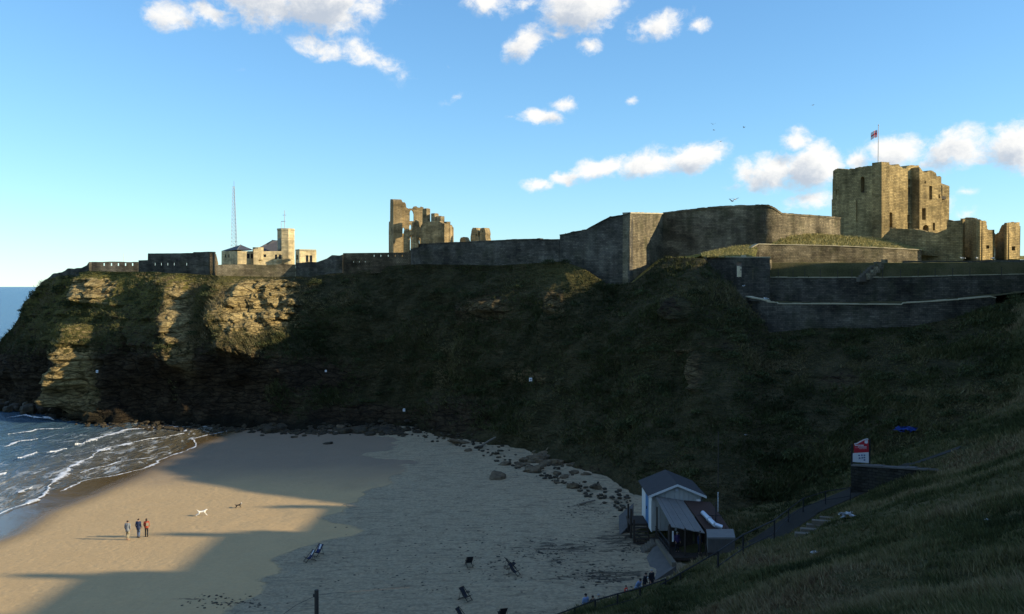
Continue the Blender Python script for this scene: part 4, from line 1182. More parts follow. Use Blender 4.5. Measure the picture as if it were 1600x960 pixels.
# corner and face details: plinth courses
mb = MB()
slab(mb, Plane(C0, C1, .22), Z((455, 760), (752, 760), (752, 600), (600, 600), (600, 470), (455, 470)), [], .2)
mb.build('buttress', M_keep, keep)
fx = P(zx(732), zy(232), 171)
root = empty('flagpole', (fx.x, fx.y, fx.z - 6), 'white flagpole flying a red and white flag above the keep', 'flagpole')
tp_ = P(zx(732), zy(25), 171)
mb = MB(); mb.tube((fx.x, fx.y, fx.z - 6), (fx.x, fx.y, tp_.z), .11, .06, n=8); mb.build('pole', M_white, root)
mb = MB(); mb.ball((fx.x, fx.y, tp_.z + .1), .13); mb.build('finial', M_white, root)
fa, fb_ = P(zx(730), zy(50), 171), P(zx(704), zy(94), 171)
def flag_piece(x0, x1, z0, z1, off):
    mb = MB(); vs, fs = [], []
    N = 8
    for i in range(N + 1):
        f = x0 + (x1 - x0) * i / N
        sag = .55 * f * f
        for zz in (z0, z1):
            vs.append((fa.x - .1 - f * 1.15, fa.y + .35 * math.sin(f * 7) + off, fb_.z + (fa.z - fb_.z) * zz - sag))
    fs = [(2 * i, 2 * i + 2, 2 * i + 3, 2 * i + 1) for i in range(N)]
    b = len(vs)
    vs += [(x, y + .015, z) for x, y, z in vs]
    fs += [tuple(q + b for q in f[::-1]) for f in fs]
    return mb.add(vs, fs)
fl = flag_piece(0, 1, 0, 1, 0).build('flag', M_flagwhite, root)
flag_piece(.02, .98, .40, .60, -.012).build('cross_arm', M_flagred, fl)
flag_piece(.42, .58, .02, .98, -.02).build('cross_arm', M_flagred, fl)
flag_piece(.03, .36, .66, .97, -.012).build('canton', M_bluecloth, fl)

# barbican wall and towers right of the keep
def tower(label, xa, Ya, xb, Yb, xc, Yc, topL, topR, bot, win_px, nm, thick=.35):
    a, b, c = P(xa, 448, Ya).xy, P(xb, 448, Yb).xy, P(xc, 448, Yc).xy
    bz = P(xb, bot, Yb).z - 1.5
    root = empty(nm, (b.x, b.y, bz), label, 'tower', None)
    p1, p2 = Plane(a, b), Plane(b, c)
    m1 = MB(); slab(m1, p1, [(xb, bot + 8), (xa, bot + 8)] + rag(topL, 1.6, .8, int(xa)), [], thick); m1.build('wall', M_keep, root)
    m1 = MB(); slab(m1, p2, [(xc, bot + 8), (xb + .1, bot + 8)] + rag(topR, 1.6, .8, int(xb)), win_px, thick); m1.build('wall', M_keep, root)
    d = a + (c - b)
    p3, p4 = Plane(c, d), Plane(d, a)
    for p, l, z in ((p3, (d - c).length, P(xc, topR[-1][1], Yc).z - .6), (p4, (a - d).length, P(xa, topL[0][1], Ya).z - .5)):
        m1 = MB(); slab(m1, p, [(0, bz), (l, bz), (l, z), (l * .5, z - .5), (0, z)], [], thick, raw=True); m1.build('wall', M_keep, root)
    return root
tower('square ruined tower with one small window beside the keep', zx(1222), 157, zx(1338), 146, zx(1424), 151, Z((1222, 578), (1260, 573), (1300, 576), (1338, 592)), Z((1338, 592), (1360, 590), (1376, 597), (1381, 640), (1400, 646), (1424, 644)), zy(828),
      [rect(zx(1375), zy(738), zx(1393), zy(757))], 'ruined_tower')
tower('square ruined tower farthest right on the skyline with small window', zx(1427), 158, zx(1497), 150, zx(1574), 155, Z((1427, 671), (1450, 656), (1462, 628), (1482, 608), (1497, 604)), Z((1497, 603), (1520, 600), (1556, 600), (1574, 602)), zy(828),
      [rect(zx(1527), zy(744), zx(1548), zy(768))], 'ruined_tower')
wall('barbican_wall', [(zx(800), zy(634), 408, 158), (zx(900), zy(634), 408, 156), (zx(960), zy(640), 408, 154.5), (zx(1010), zy(652), 408, 153.3), (zx(1070), zy(654), 408, 152.2), (zx(1140), zy(648), 408, 151), (zx(1144), zy(598), 408, 150.9), (zx(1180), zy(592), 408, 150.2), (zx(1236), zy(574), 408, 149.2)],
     M_keep, 'dark broken barbican wall between the keep and the towers', seed=21, ragged=.3, thick=1.2, step=.6, sink=2)
wall('barbican_wall', [(zx(752), zy(694), 408, 160.5), (zx(775), zy(672), 408, 159.5), (zx(800), zy(650), 408, 158.4), (zx(802), zy(634), 408, 158.2)], M_keep, 'low broken wall stub at the foot of the keep corner', seed=22, ragged=.1, thick=1.0, step=.5, sink=2)

# ------------------------------------------------------------------ priory ruin
def qx(x): return 590 + x / 8.0
def qy(y): return 300 + y / 8.0
def Q(*pts): return [(qx(a), qy(b)) for a, b in pts]
pg = Plane.px(qx(195), 214, qx(575), 216.2)
g0 = P(qx(195), 400, 214)
pri = empty('priory_ruin', (g0.x, g0.y, 24), 'tall ruined priory gable with lancet openings and stepped broken walls', 'ruin')
mb = MB()
slab(mb, pg, Q((575, 860), (195, 860)) + rag(Q((195, 118), (215, 124), (232, 136), (280, 131), (332, 130), (352, 148), (360, 195), (385, 210), (440, 206), (452, 184), (480, 180), (505, 196), (530, 196), (545, 182), (562, 192), (575, 200)), 1.1, .3, 31),
     [[(qx(a), qy(b)) for a, b in h] for h in (
         [(285, 780), (285, 620), (292, 590), (300, 578), (308, 592), (312, 620), (312, 780)],
         [(392, 780), (392, 600), (400, 565), (407, 550), (415, 565), (421, 600), (421, 780)],
         [(502, 780), (502, 620), (510, 590), (516, 580), (523, 592), (529, 620), (529, 780)],
         [(402, 365), (402, 260), (410, 236), (425, 226), (442, 240), (455, 280), (455, 365)],
         [(398, 470), (394, 440), (402, 414), (414, 408), (424, 420), (426, 445), (420, 468), (410, 476)],
         [(230, 400), (226, 300), (232, 256), (240, 242), (250, 256), (256, 300), (254, 400)],
         [(234, 575), (234, 510), (246, 500), (258, 510), (258, 575)],
         [(312, 520), (312, 465), (324, 438), (338, 462), (342, 520)])], .7)
mb.build('gable_wall', M_priory, pri)
# left return pier, stepped
pz = Plane.px(qx(152), 217.5, qx(196), 213.6)
mb = MB(); slab(mb, pz, Q((198, 860), (140, 860)) + rag(Q((138, 500), (140, 380), (155, 365), (158, 94), (185, 92), (190, 104), (198, 118)), 1.6, .25, 33), [], 2.2); mb.build('buttress', M_priory, pri)
# dark piers and wall in front
pf = Plane.px(qx(290), 211, qx(834), 203)
mb = MB(); slab(mb, pf, Q((834, 860), (538, 860), (538, 560)) + rag(Q((530, 470), (538, 425), (560, 402), (575, 385), (620, 372), (700, 368), (770, 366), (790, 382), (812, 394), (834, 396)), 1.6, .3, 34), [rect(qx(634), qy(583), qx(646), qy(597))], 1.5); mb.build('side_wall', M_priory, pri)
for (a, b, t1, t2) in ((322, 388, 470, 300), (424, 500, 372, 330)):
    mb = MB(); slab(mb, pf, Q((b, 860), (a, 860), (a, 560), (a + 6, t1 + 20)) + rag(Q((a + 14, t1), ((a + b) / 2, t1 - 6), (b - 12, t1 + 4), (b, t1 + 60)), 1.5, .3, a), [], .5); mb.build('pier', M_priory, pri)
mb = MB(); slab(mb, pf, Q((388, 560), (372, 520), (392, 490), (424, 480), (470, 352), (498, 372), (505, 430), (538, 470), (540, 590), (520, 560), (500, 580), (496, 640), (470, 560), (426, 560), (410, 530), (396, 560)), [], .45); mb.build('arch_spandrel', M_priory, pri)
# stepped blocks: lit face turned right, dark face turned left
for i, (a, b, c, t, bt) in enumerate([(562, 612, 656, 208, 420), (672, 712, 766, 270, 420), (770, 788, 808, 304, 420), (836, 862, 942, 372, 860)]):
    Y0 = 209 - i * 1.2
    A, B, C = P(qx(a), 448, Y0 + 1.6).xy, P(qx(b), 448, Y0 - 1.0).xy, P(qx(c), 448, Y0 + 1.5).xy
    p1, p2 = Plane(A, B), Plane(B, C)
    mb = MB(); slab(mb, p1, Q((b, bt), (a, bt)) + rag(Q((a, t + 14), ((a + b) / 2, t), (b, t + 2)), 1.4, .3, i), [], .9)
    if i == 3:
        slab(mb, p2, Q((c, bt), (b + 1, bt), (b + 1, t)) + rag(Q((b + 2, t), (885, 392), (905, 420), (925, 436), (936, 520), (942, 640)), 1.4, .3, 40 + i)[1:],
             [[(qx(x), qy(y)) for x, y in h] for h in ([(872, 535), (872, 465), (884, 446), (896, 465), (896, 535)], [(868, 645), (868, 622), (882, 608), (898, 622), (898, 645)])], .9)
    else:
        hole = [[(qx(630), qy(366)), (qx(630), qy(345)), (qx(641), qy(330)), (qx(652), qy(345)), (qx(652), qy(366))]] if i == 0 else []
        slab(mb, p2, Q((c, bt), (b + 1, bt), (b + 1, t)) + rag(Q((b + 2, t), ((b + c) / 2, t - 3), (c - 3, t + 6), (c, t + 60)), 1.3, .3, 40 + i)[1:], hole, .9)
    D = A + (C - B)
    zt, zb_ = P(qx(b), qy(t + 30), Y0).z, P(qx(b), qy(bt), Y0).z
    for p, l in ((Plane(C, D), (D - C).length), (Plane(D, A), (A - D).length)):
        slab(mb, p, [(0, zb_), (l, zb_), (l, zt - .4), (l * .5, zt), (0, zt - .6)], [], .8, raw=True)
    mb.build('broken_pier', M_priory, pri)
# detached fragments
def fragment(label, outline, Y, th, holes=()):
    pl = Plane.px(qx(outline[0][0]), Y + .6, qx(outline[0][0]) + 8, Y - .35)
    u, z = pl.hit(qx(outline[0][0]), qy(700))
    root = empty('ruin_fragment', pl.world(u, z), label, 'ruin', 'detached fragments of priory masonry')
    mb = MB(); slab(mb, pl, rag([(qx(a), qy(b)) for a, b in outline], 1.5, .28, int(outline[0][0])), holes, th); mb.build('masonry', M_priory, root)
    return root
fragment('low ruined stump standing beside the priory', [(1108, 720), (1025, 720), (1028, 600), (1040, 570), (1062, 564), (1088, 580), (1108, 618)], 205, 1.5)
fragment('broad standing fragment of priory wall with broken shoulders', [(1272, 720), (1160, 720), (1162, 560), (1176, 470), (1190, 449), (1226, 449), (1240, 480), (1254, 500), (1248, 545), (1262, 575), (1272, 630)], 204, 1.8, [[(qx(1225), qy(555)), (qx(1225), qy(525)), (qx(1240), qy(525)), (qx(1240), qy(555))]])
fragment('narrow standing fragment of priory wall, the farther right of two', [(1358, 720), (1272, 720), (1276, 560), (1280, 470), (1292, 452), (1334, 450), (1344, 480), (1352, 520), (1346, 560), (1358, 620)], 203, 1.8, [[(qx(1306), qy(500)), (qx(1306), qy(484)), (qx(1322), qy(484)), (qx(1322), qy(500))]])

# ------------------------------------------------------------------ coastguard station and its mast
def kx(x): return 320 + x / 4.8
def ky(y): return 280 + y / 4.8
def K(*pts): return [(kx(a), ky(b)) for a, b in pts]
YS = 186.0
s0 = P(kx(245), ky(640), YS)
stn = empty('coastguard_station', (s0.x, s0.y, s0.z - 1), 'pale stone station with slate roofs and octagonal tower', 'building')
def face(root, xa, Ya, xb, Yb, top, bot, wins, m=M_station, th=.35, nm='wall', off=0.0, outline=None):
    pl = Plane.px(kx(xa), Ya, kx(xb), Yb, off)
    mb = MB(); slab(mb, pl, outline or K((xa, bot), (xb, bot), (xb, top), (xa, top)), [[(kx(x0), ky(y0)), (kx(x1), ky(y0)), (kx(x1), ky(y1)), (kx(x0), ky(y1))] for x0, y0, x1, y1 in wins], th)
    o = mb.build(nm, m, root)
    for x0, y0, x1, y1 in wins:
        ua, za = pl.hit(kx(x0), ky(y1)); ub, zb_ = pl.hit(kx(x1), ky(y0))
        w_ = MB()
        for (a0, b0, a1, b1) in ((ua, za, ua + .08, zb_), (ub - .08, za, ub, zb_), (ua, za, ub, za + .08), (ua, zb_ - .08, ub, zb_)):
            p = pl
            w_.hexa([p.world(a0, b0, -.12), p.world(a1, b0, -.12), p.world(a1, b0, -.2), p.world(a0, b0, -.2), p.world(a0, b1, -.12), p.world(a1, b1, -.12), p.world(a1, b1, -.2), p.world(a0, b1, -.2)])
        wf = w_.build('window', M_rust, root)
        w_ = MB(); w_.hexa([pl.world(ua + .05, za + .05, -.15), pl.world(ub - .05, za + .05, -.15), pl.world(ub - .05, za + .05, -.17), pl.world(ua + .05, za + .05, -.17),
                            pl.world(ua + .05, zb_ - .05, -.15), pl.world(ub - .05, zb_ - .05, -.15), pl.world(ub - .05, zb_ - .05, -.17), pl.world(ua + .05, zb_ - .05, -.17)])
        w_.build('pane', M_glass, wf)
    return o, pl
def hip_roof(root, pts, apex, m=M_slate, nm='roof'):
    mb = MB()
    k = len(pts); n = len(apex)
    vs = [tuple(p) for p in pts] + [tuple(p) for p in apex]
    if n == 1:
        fs = [(i, (i + 1) % k, k) for i in range(k)] + [tuple(range(k))[::-1]]
    else:
        fs = [(0, 1, 5, 4), (2, 3, 4, 5), (1, 2, 5), (3, 0, 4), (3, 2, 1, 0)]
    mb.add(vs, fs)
    return mb.build(nm, m, root)
# pavilion
face(stn, 125, YS + 3.5, 245, YS - 3, 541, 650, [(150, 565, 162, 590), (175, 565, 187, 590)])
face(stn, 245.5, YS - 3, 366, YS - 1.0, 541, 650, [(315, 560, 337, 596), (345, 560, 367 - 2, 596)])
pa, pb, pc = P(kx(121), ky(540), YS + 3.6), P(kx(244), ky(541), YS - 3.4), P(kx(368), ky(541), YS - 1.2)
pb.z = pa.z; pc.z = pa.z
pd_ = pa + (pc - pb)
ap = P(kx(270), ky(493), YS + 1.6)
hip_roof(stn, [pa, pb, pc, pd_], [ap])
mb = MB(); mb.path([ap, pb], .10, 4); mb.build('ridge', M_sheet, stn)
# link block and main range
face(stn, 366, YS - 1.6, 404, YS - 1.0, 526, 650, [], off=.5)
mb = MB(); q = P(kx(392), ky(533), YS - 1.2); mb.tube((q.x, q.y + .8, q.z - 2), (q.x, q.y + .8, q.z + .6), 1.1, n=12); mb.build('chimney', M_station, stn)
face(stn, 404, YS - .8, 582, YS + 1.2, 541, 650, [(432, 565, 460, 586), (525, 566, 543, 600), (555, 566, 572, 600)])
# roof of the range behind
ra, rb = P(kx(350), ky(545), YS + 6), P(kx(560), ky(545), YS + 8)
rc, rd = rb + Vector((.5, 9, 0)), ra + Vector((.5, 9, 0))
r1, r2 = P(kx(505), ky(459), YS + 10), P(kx(560), ky(459), YS + 11)
hip_roof(stn, [ra, rb, rc, rd], [r1, r2])
mb = MB(); mb.path([r1, P(kx(535), ky(463), YS + 8.5)], .12, 4); mb.build('ridge', M_sheet, stn)
mb = MB(); bx = [(ra.x + .4, ra.y + .4), (rb.x - .4, rb.y + .3), (rc.x - .4, rc.y - .4), (rd.x + .4, rd.y - .4)]; mb.hexa([(a, b, 24) for a, b in bx] + [(a, b, ra.z) for a, b in bx]); mb.build('wall', M_station, stn)
# octagonal tower
tcx = P(kx(611), 448, YS + 5); tz = P(kx(612), ky(374), YS + 3).z; rad = (kx(673) - kx(547)) / 2 / FPX * (YS + 5) * 1.03
twr = MB()
oct_ = [(tcx.x + rad * math.cos(math.pi / 4 * k + .52), tcx.y + rad * math.sin(math.pi / 4 * k + .52)) for k in range(8)]
vs = [(a, b, 24.0) for a, b in oct_] + [(a, b, tz) for a, b in oct_]
twr.add(vs, [(i, (i + 1) % 8, (i + 1) % 8 + 8, i + 8) for i in range(8)] + [tuple(range(8, 16))])
twr.build('tower', M_station, stn)
mb = MB(); vs = [(tcx.x + (a - tcx.x) * 1.04, tcx.y + (b - tcx.y) * 1.04, z) for z in (tz - .25, tz + .15) for a, b in oct_]
mb.add(vs, [(i, (i + 1) % 8, (i + 1) % 8 + 8, i + 8) for i in range(8)] + [tuple(range(8, 16)), tuple(range(7, -1, -1))]); mb.build('parapet', M_station, stn)
# slit windows on the shaded face of the tower
best = min(range(8), key=lambda k: abs(((oct_[k][0] + oct_[(k + 1) % 8][0]) / 2 - tcx.x) + .38 * rad * 0 + rad * .30) + (0 if (oct_[k][1] + oct_[(k + 1) % 8][1]) / 2 < tcx.y else 99))
fa_, fb2 = Vector(oct_[best]), Vector(oct_[(best + 1) % 8])
nf = ((fa_ + fb2) / 2 - Vector((tcx.x, tcx.y))).normalized()
for yy in (466, 506, 550, 596):
    z = P(kx(600), ky(yy), YS + 3).z
    c = (fa_ + fb2) / 2 + nf * .02
    mb = MB(); mb.box((c.x, c.y, z), (.9, .08, 1.2), math.atan2(nf.x, -nf.y)); mb.build('window', M_glass, stn)
# right block
face(stn, 680, YS + 1.0, 710, YS - 1.2, 538, 650, [(686, 570, 699, 605)])
face(stn, 710, YS - 1.2, 828, YS + 1.0, 536, 650, [(757, 572, 777, 622), (786, 572, 806, 622)])
face(stn, 828, YS + 1.0, 837, YS + 2.0, 536, 650, [])
mb = MB(); q1, q2, q3 = P(kx(678), ky(537), YS + 1), P(kx(710), ky(537), YS - 1.4), P(kx(836), ky(537), YS + 1)
q2.z = q3.z = q1.z
mb.hexa([(*q2.xy, q1.z - .05), (*q3.xy, q1.z - .05), (q3.x - .7, q3.y + 2, q1.z - .05), (*q1.xy, q1.z - .05), (*q2.xy, q1.z + .22), (*q3.xy, q1.z + .22), (q3.x - .7, q3.y + 2, q1.z + .22), (*q1.xy, q1.z + .22)]); mb.build('roof', M_cope, stn)
# antennas on the tower
mb = MB()
q = P(kx(590), ky(372), YS); t_ = P(kx(592), ky(232), YS)
mb.tube((q.x, q.y + 1, tz), (q.x, q.y + 1, t_.z), .07, n=5)
z = P(kx(590), ky(315), YS).z; x0, x1 = P(kx(566), 400, YS).x, P(kx(597), 400, YS).x
mb.tube((x0, q.y + 1, z), (x1, q.y + 1, z), .06, n=5); mb.tube((x0, q.y + 1, tz), (x0, q.y + 1, z), .05, n=5)
z = P(kx(590), ky(268), YS).z; mb.tube((q.x - .4, q.y + 1, z), (q.x + .3, q.y + 1, z), .05, n=5)
mb.build('antenna', M_mast, stn)

# lattice mast
YM = 196.0
mbz, mtz = P(kx(228), ky(560), YM).z - 3, P(kx(222), ky(55), YM).z
cx, cy = P(kx(228), 448, YM).xy
cx1 = P(kx(222.5), 448, YM).x
msth = empty('radio_mast', (cx, cy, mbz), 'tall tapering steel lattice mast behind the station', 'mast')
def leg_at(k, f):
    w_ = 1.75 * (1 - f) + .4 * f
    a = math.radians(90 + 120 * k)
    return Vector((cx + (cx1 - cx) * f + w_ * .58 * math.cos(a), cy + w_ * .58 * math.sin(a), mbz + (mtz - mbz) * f))
for k in range(3):
    mb = MB(); mb.tube(leg_at(k, 0), leg_at(k, 1), .055, .035, n=5); mb.build('leg', M_mast, msth)
mb = MB()
NB = 22
for i in range(NB):
    f0, f1 = i / NB, (i + 1) / NB
    for k in range(3):
        mb.tube(leg_at(k, f0), leg_at((k + 1) % 3, f1), .024, n=3, cap=False)
        mb.tube(leg_at((k + 1) % 3, f0), leg_at(k, f1), .024, n=3, cap=False)
        mb.tube(leg_at(k, f1), leg_at((k + 1) % 3, f1), .022, n=3, cap=False)
br = mb.build('bracing', M_mast, msth)
mb = MB(); mb.tube(leg_at(0, 1), leg_at(0, 1) + Vector((0, 0, 1.2)), .05, n=4); mb.build('aerial', M_mast, msth)
q = P(193, 408, 182)
mb = MB(); mb.tube((q.x, q.y, q.z - 2), (q.x, q.y, P(192.5, 396, 182).z), .05, n=5); root = mb.build('thin_pole', M_white, None)
tag(root, 'thin white pole standing behind the low rampart', 'pole')

# ------------------------------------------------------------------ terraced houses on the bank to the right (their roofs and chimneys throw the long shadows)
def house_row(x, y0, y1, z, eaves, ridge, label, nh, wd=9.0):
    root = empty('terraced_house', (x, y0, z), label, 'house', 'brick terraced houses along the top of the bank')
    mb = MB(); mb.hexa([(x, y0, z - 6), (x + wd, y0, z - 6), (x + wd, y1, z - 6), (x, y1, z - 6), (x, y0, z + eaves), (x + wd, y0, z + eaves), (x + wd, y1, z + eaves), (x, y1, z + eaves)])
    mb.add([(x, y0, z + eaves), (x + wd, y0, z + eaves), (x + wd / 2, y0, z + ridge - .1), (x, y1, z + eaves), (x + wd, y1, z + eaves), (x + wd / 2, y1, z + ridge - .1)], [(0, 1, 2), (5, 4, 3)])
    mb.build('wall', M_brick, root)
    mb = MB(); a = .5
    for s in (-1, 1):
        xe = x + wd / 2 + s * (wd / 2 + a)
        zl = z + eaves - .3
        q = [(xe, y0 - .02, zl), (x + wd / 2, y0 - .02, z + ridge), (x + wd / 2, y1 + .02, z + ridge), (xe, y1 + .02, zl)]
        mb.add(q + [(p[0], p[1], p[2] + .25) for p in q], [(0, 1, 2, 3), (7, 6, 5, 4), (0, 4, 5, 1), (1, 5, 6, 2), (2, 6, 7, 3), (3, 7, 4, 0)])
    rf = mb.build('roof', M_slate, root)
    for k in range(nh + 1):
        yc = y0 + (y1 - y0) * k / nh + (.6 if k == 0 else -.6 if k == nh else 0)
        mb = MB(); mb.box((x + wd / 2, yc, z + ridge + .5), (2.0, 1.0, 2.4))
        for t_ in (-.6, 0, .6):
            mb.tube((x + wd / 2 + t_, yc, z + ridge + 1.7), (x + wd / 2 + t_, yc, z + ridge + 2.3), .16, .13, n=6)
        mb.build('chimney', M_brick, rf)
    for k in range(nh):
        yc = y0 + (y1 - y0) * (k + .5) / nh
        for fl_ in range(3):
            for o_ in (-1.5, 1.5):
                mb = MB(); mb.box((x - .02, yc + o_, z + 1.6 + fl_ * 3.1), (.12, 1.3, 1.9)); wn_ = mb.build('window', M_white, root)
                mb = MB(); mb.box((x - .07, yc + o_, z + 1.6 + fl_ * 3.1), (.08, 1.1, 1.7)); mb.build('pane', M_glass, wn_)
house_row(70, -30, 6, 36.5, 8, 11, 'brick terraced house row highest on the bank above the bay', 4)
house_row(67, 6, 35, 30.5, 8, 11, 'brick terraced house row second highest on the bank above the bay', 3)
house_row(65, 35, 54, 25.6, 9.2, 13.0, 'brick terraced house row halfway down the bank above the bay', 2)
house_row(64, 54, 66.4, 22.4, 9.2, 13.3, 'brick terraced house row low on the bank above the bay', 1)
house_row(64, 66.4, 77.2, 20.4, 9.2, 12.7, 'brick terraced house row lowest on the bank above the bay', 1)

# ------------------------------------------------------------------ finding places on the ground
_Yr = np.arange(9, 150, .2)
def hit_ground(px, py):
    d = ray(px, py)
    s = _Yr / d.y
    X, Z = d.x * s, CAMZ + d.z * s
    h = ground(X, _Yr)
    k = np.argmax(Z <= h)
    return Vector((X[k], _Yr[k], h[k]))
CUR_PX, CUR_PY = project(CLX, CLY, CLZ)
CLD = CLY
def hit_cliff(px, py):
    e = (CUR_PX - px) ** 2 + (CUR_PY - py) ** 2 + .0002 * (CLY - 60) ** 2
    k = np.unravel_index(np.argmin(e), e.shape)
    return Vector((CLX[k], CLY[k], CLZ[k]))

# ------------------------------------------------------------------ path, steps, railings, low wall and sign
t_ = PATH[:, :2]
q = resample([tuple(p) for p in PATH], 160)
tn = np.gradient(q[:, :2], axis=0); tn /= np.linalg.norm(tn, axis=1)[:, None]
nn = np.stack([-tn[:, 1], tn[:, 0]], 1)
rows = []
for k in np.linspace(-1, 1, 7):
    xx, yy = q[:, 0] + nn[:, 0] * k * 1.0, q[:, 1] + nn[:, 1] * k * 1.0
    rows.append(np.column_stack([xx, yy, np.maximum(ground(xx, yy), q[:, 2] - .1) + .05]))
o = mesh_np('path', np.concatenate(rows), grid_faces(7, 160), M_path, None, True)
tag(o, kind='structure')

def railing(label, tops, h, seed, rails=(0.0, .5), posts_every=1):
    """dark pipe railing whose top rail passes through the given (px, py, depth) points"""
    pts = [P(a, b, c) for a, b, c in tops]
    root = empty('railing', (pts[0].x, pts[0].y, pts[0].z - h), label, 'railing')
    mb = MB(); mb.path(pts, .04, 5); mb.build('top_rail', M_dark, root)
    if len(rails) > 1:
        mb = MB(); mb.path([p - Vector((0, 0, rails[1])) for p in pts], .03, 5); mb.build('mid_rail', M_dark, root)
    for k, p in enumerate(pts):
        if k % posts_every == 0:
            zb = min(gz(p.x, p.y) - .3, p.z - h)
            mb = MB(); mb.tube((p.x, p.y, zb), (p.x, p.y, p.z + .03), .05, n=6); mb.build('post', M_dark, root)
    return root
def rail_pts(lst, h):
    out = []
    for a, b, dz in lst:
        # depth at which the ground lies h below the rail
        d = ray(a, b); s = _Yr / d.y
        X, Z = d.x * s, CAMZ + d.z * s
        g_ = ground(X, _Yr)
        k = np.argmax((Z - g_ <= h) & (_Yr > 45))
        out.append((a, b, float(_Yr[k])))
    return out
near_top = [(1329, 762, 0), (1290, 768, 0), (1255, 779, 0), (1232, 796, 0), (1210, 813, 0), (1161, 836, 0), (1122, 862, 0), (1063, 896, 0), (1011, 926, 0), (962, 955, 0)]
rp = rail_pts(near_top, 1.25)
railing('dark pipe railing along the slope side of the beach path', rp, 1.25, 1, (0, .75))
far_top = [(1040, 905, 0), (1000, 919, 0), (965, 928, 0), (930, 938, 0), (898, 950, 0), (868, 961, 0)]
rp2 = rail_pts(far_top, 1.1)
railing('dark pipe railing between the foot of the path and the sand', rp2, 1.1, 2, (0, .5))
# steps cut in the near slope
root = None
for k in range(5):
    p = hit_ground(1296 - k * 9.5, 812 + k * 6.5)
    if root is None:
        root = empty('slope_steps', p, 'worn stone steps set in the grass slope beside the railing', 'steps')
    mb = MB(); mb.box((p.x, p.y, p.z + .05), (1.5 - .1 * k, .42, .26), -.35 + .04 * k); mb.build('step', M_tread, root)
# low wall that carries the sign
root = wall('low_wall', [(1330, 728, 806, 78.5), (1345, 728.6, 806, 78.0), (1400, 732, 800, 76.2), (1440, 734.5, 790, 74.8), (1480, 737, 775, 73.2), (1510, 739, 770, 72)], M_darkwall, 'low dark stone wall below the red and white sign', thick=.6, seed=31, step=.9, cope=M_conc, cope_h=.12, sink=.8)

pl = Plane.px(1333, 78.9, 1358, 79.4)
sb = P(1345, 724, 79.1)
sgn = empty('information_sign', sb, 'red and white information sign with wavy top above the low wall', 'sign')
def sx(x): return 1300 + x / 13.71
def sy(y): return 670 + y / 13.71
def SG(*p): return [(sx(a), sy(b)) for a, b in p]
mb = MB(); slab(mb, pl, SG((478, 520), (478, 322), (540, 305), (600, 270), (680, 232), (735, 214), (768, 216), (782, 224), (790, 520)), [], .05); mb.build('red_panel', M_red, sgn)
mb = MB(); slab(mb, Plane.px(1333, 78.9, 1358, 79.4, .012), SG((436, 712), (436, 540), (480, 524), (788, 505), (790, 735), (560, 722)), [], .05); mb.build('white_panel', M_signw, sgn)
pl2 = Plane.px(1333, 78.9, 1358, 79.4, .008)
mb = MB(); slab(mb, pl2, SG((478, 345), (478, 318), (540, 303), (600, 268), (680, 228), (735, 210), (768, 212), (782, 224), (776, 238), (735, 236), (690, 250), (610, 292), (548, 326)), [], .004); mb.build('white_edge', M_signw, sgn)
mb = MB(); slab(mb, pl2, SG((700, 312), (700, 258), (722, 248), (768, 248), (768, 312), (735, 322)), [], .004); mb.build('emblem', M_signw, sgn)
for (x0, y0, x1, y1) in ((492, 345, 680, 372), (556, 384, 748, 404), (500, 408, 560, 414), (580, 425, 740, 433)):
    mb = MB()
    rr = random.Random(x0)
    x = x0
    while x < x1 - 6:                      # a line of small lettering, too far off to read
        w_ = rr.uniform(9, 20)
        slab(mb, pl2, SG((x, y1), (min(x + w_, x1), y1), (min(x + w_, x1), y0), (x, y0)), [], .004)
        x += w_ + rr.choice([3, 3, 3, 9])
    l_ = mb.build('lettering', M_signw, sgn); l_['kind'] = 'stuff'
pl3 = Plane.px(1333, 78.9, 1358, 79.4, .02)
for (x, y) in ((582, 575), (640, 570), (695, 572), (592, 630), (650, 622), (695, 620), (696, 672)):
    mb = MB(); slab(mb, pl3, SG((x - 17, y + 14), (x + 17, y + 14), (x + 17, y - 14), (x - 17, y - 14)), [], .004); mb.build('symbol', M_ink, sgn)
mb = MB(); slab(mb, pl3, SG((560, 655), (670, 650), (670, 644), (560, 649)), [], .004); mb.build('caption', M_ink, sgn)
for xx in (1331.5, 1359.3):
    u, _ = pl.hit(xx, 700)
    b = pl.world(u, sb.z - 1.2, -.03); t_ = pl.world(u, P(xx, 688 if xx > 1340 else 694, 79).z, -.03)
    mb = MB(); mb.box(((b.x + t_.x) / 2, (b.y + t_.y) / 2, (b.z + t_.z) / 2), (.11, .11, t_.z - b.z)); mb.build('post', M_dark, sgn)

# ------------------------------------------------------------------ the beach hut
def prism(pts, h):                       # slab of height h under a list of top points
    n = len(pts)
    return [tuple(p) for p in pts] + [(p[0], p[1], p[2] - h) for p in pts], [tuple(range(n)), tuple(range(2 * n - 1, n - 1, -1))] + [(i, i + n, (i + 1) % n + n, (i + 1) % n) for i in range(n)]
hut = empty('beach_hut', (14.2, 78, 2.6), 'white gabled beach hut with blue door and dark grey roof', 'hut')
XL, XR, YF, YB, ZD, ZE, ZR = 12.0, 16.4, 76.0, 81.6, 2.85, 5.55, 6.45
XM = (XL + XR) / 2
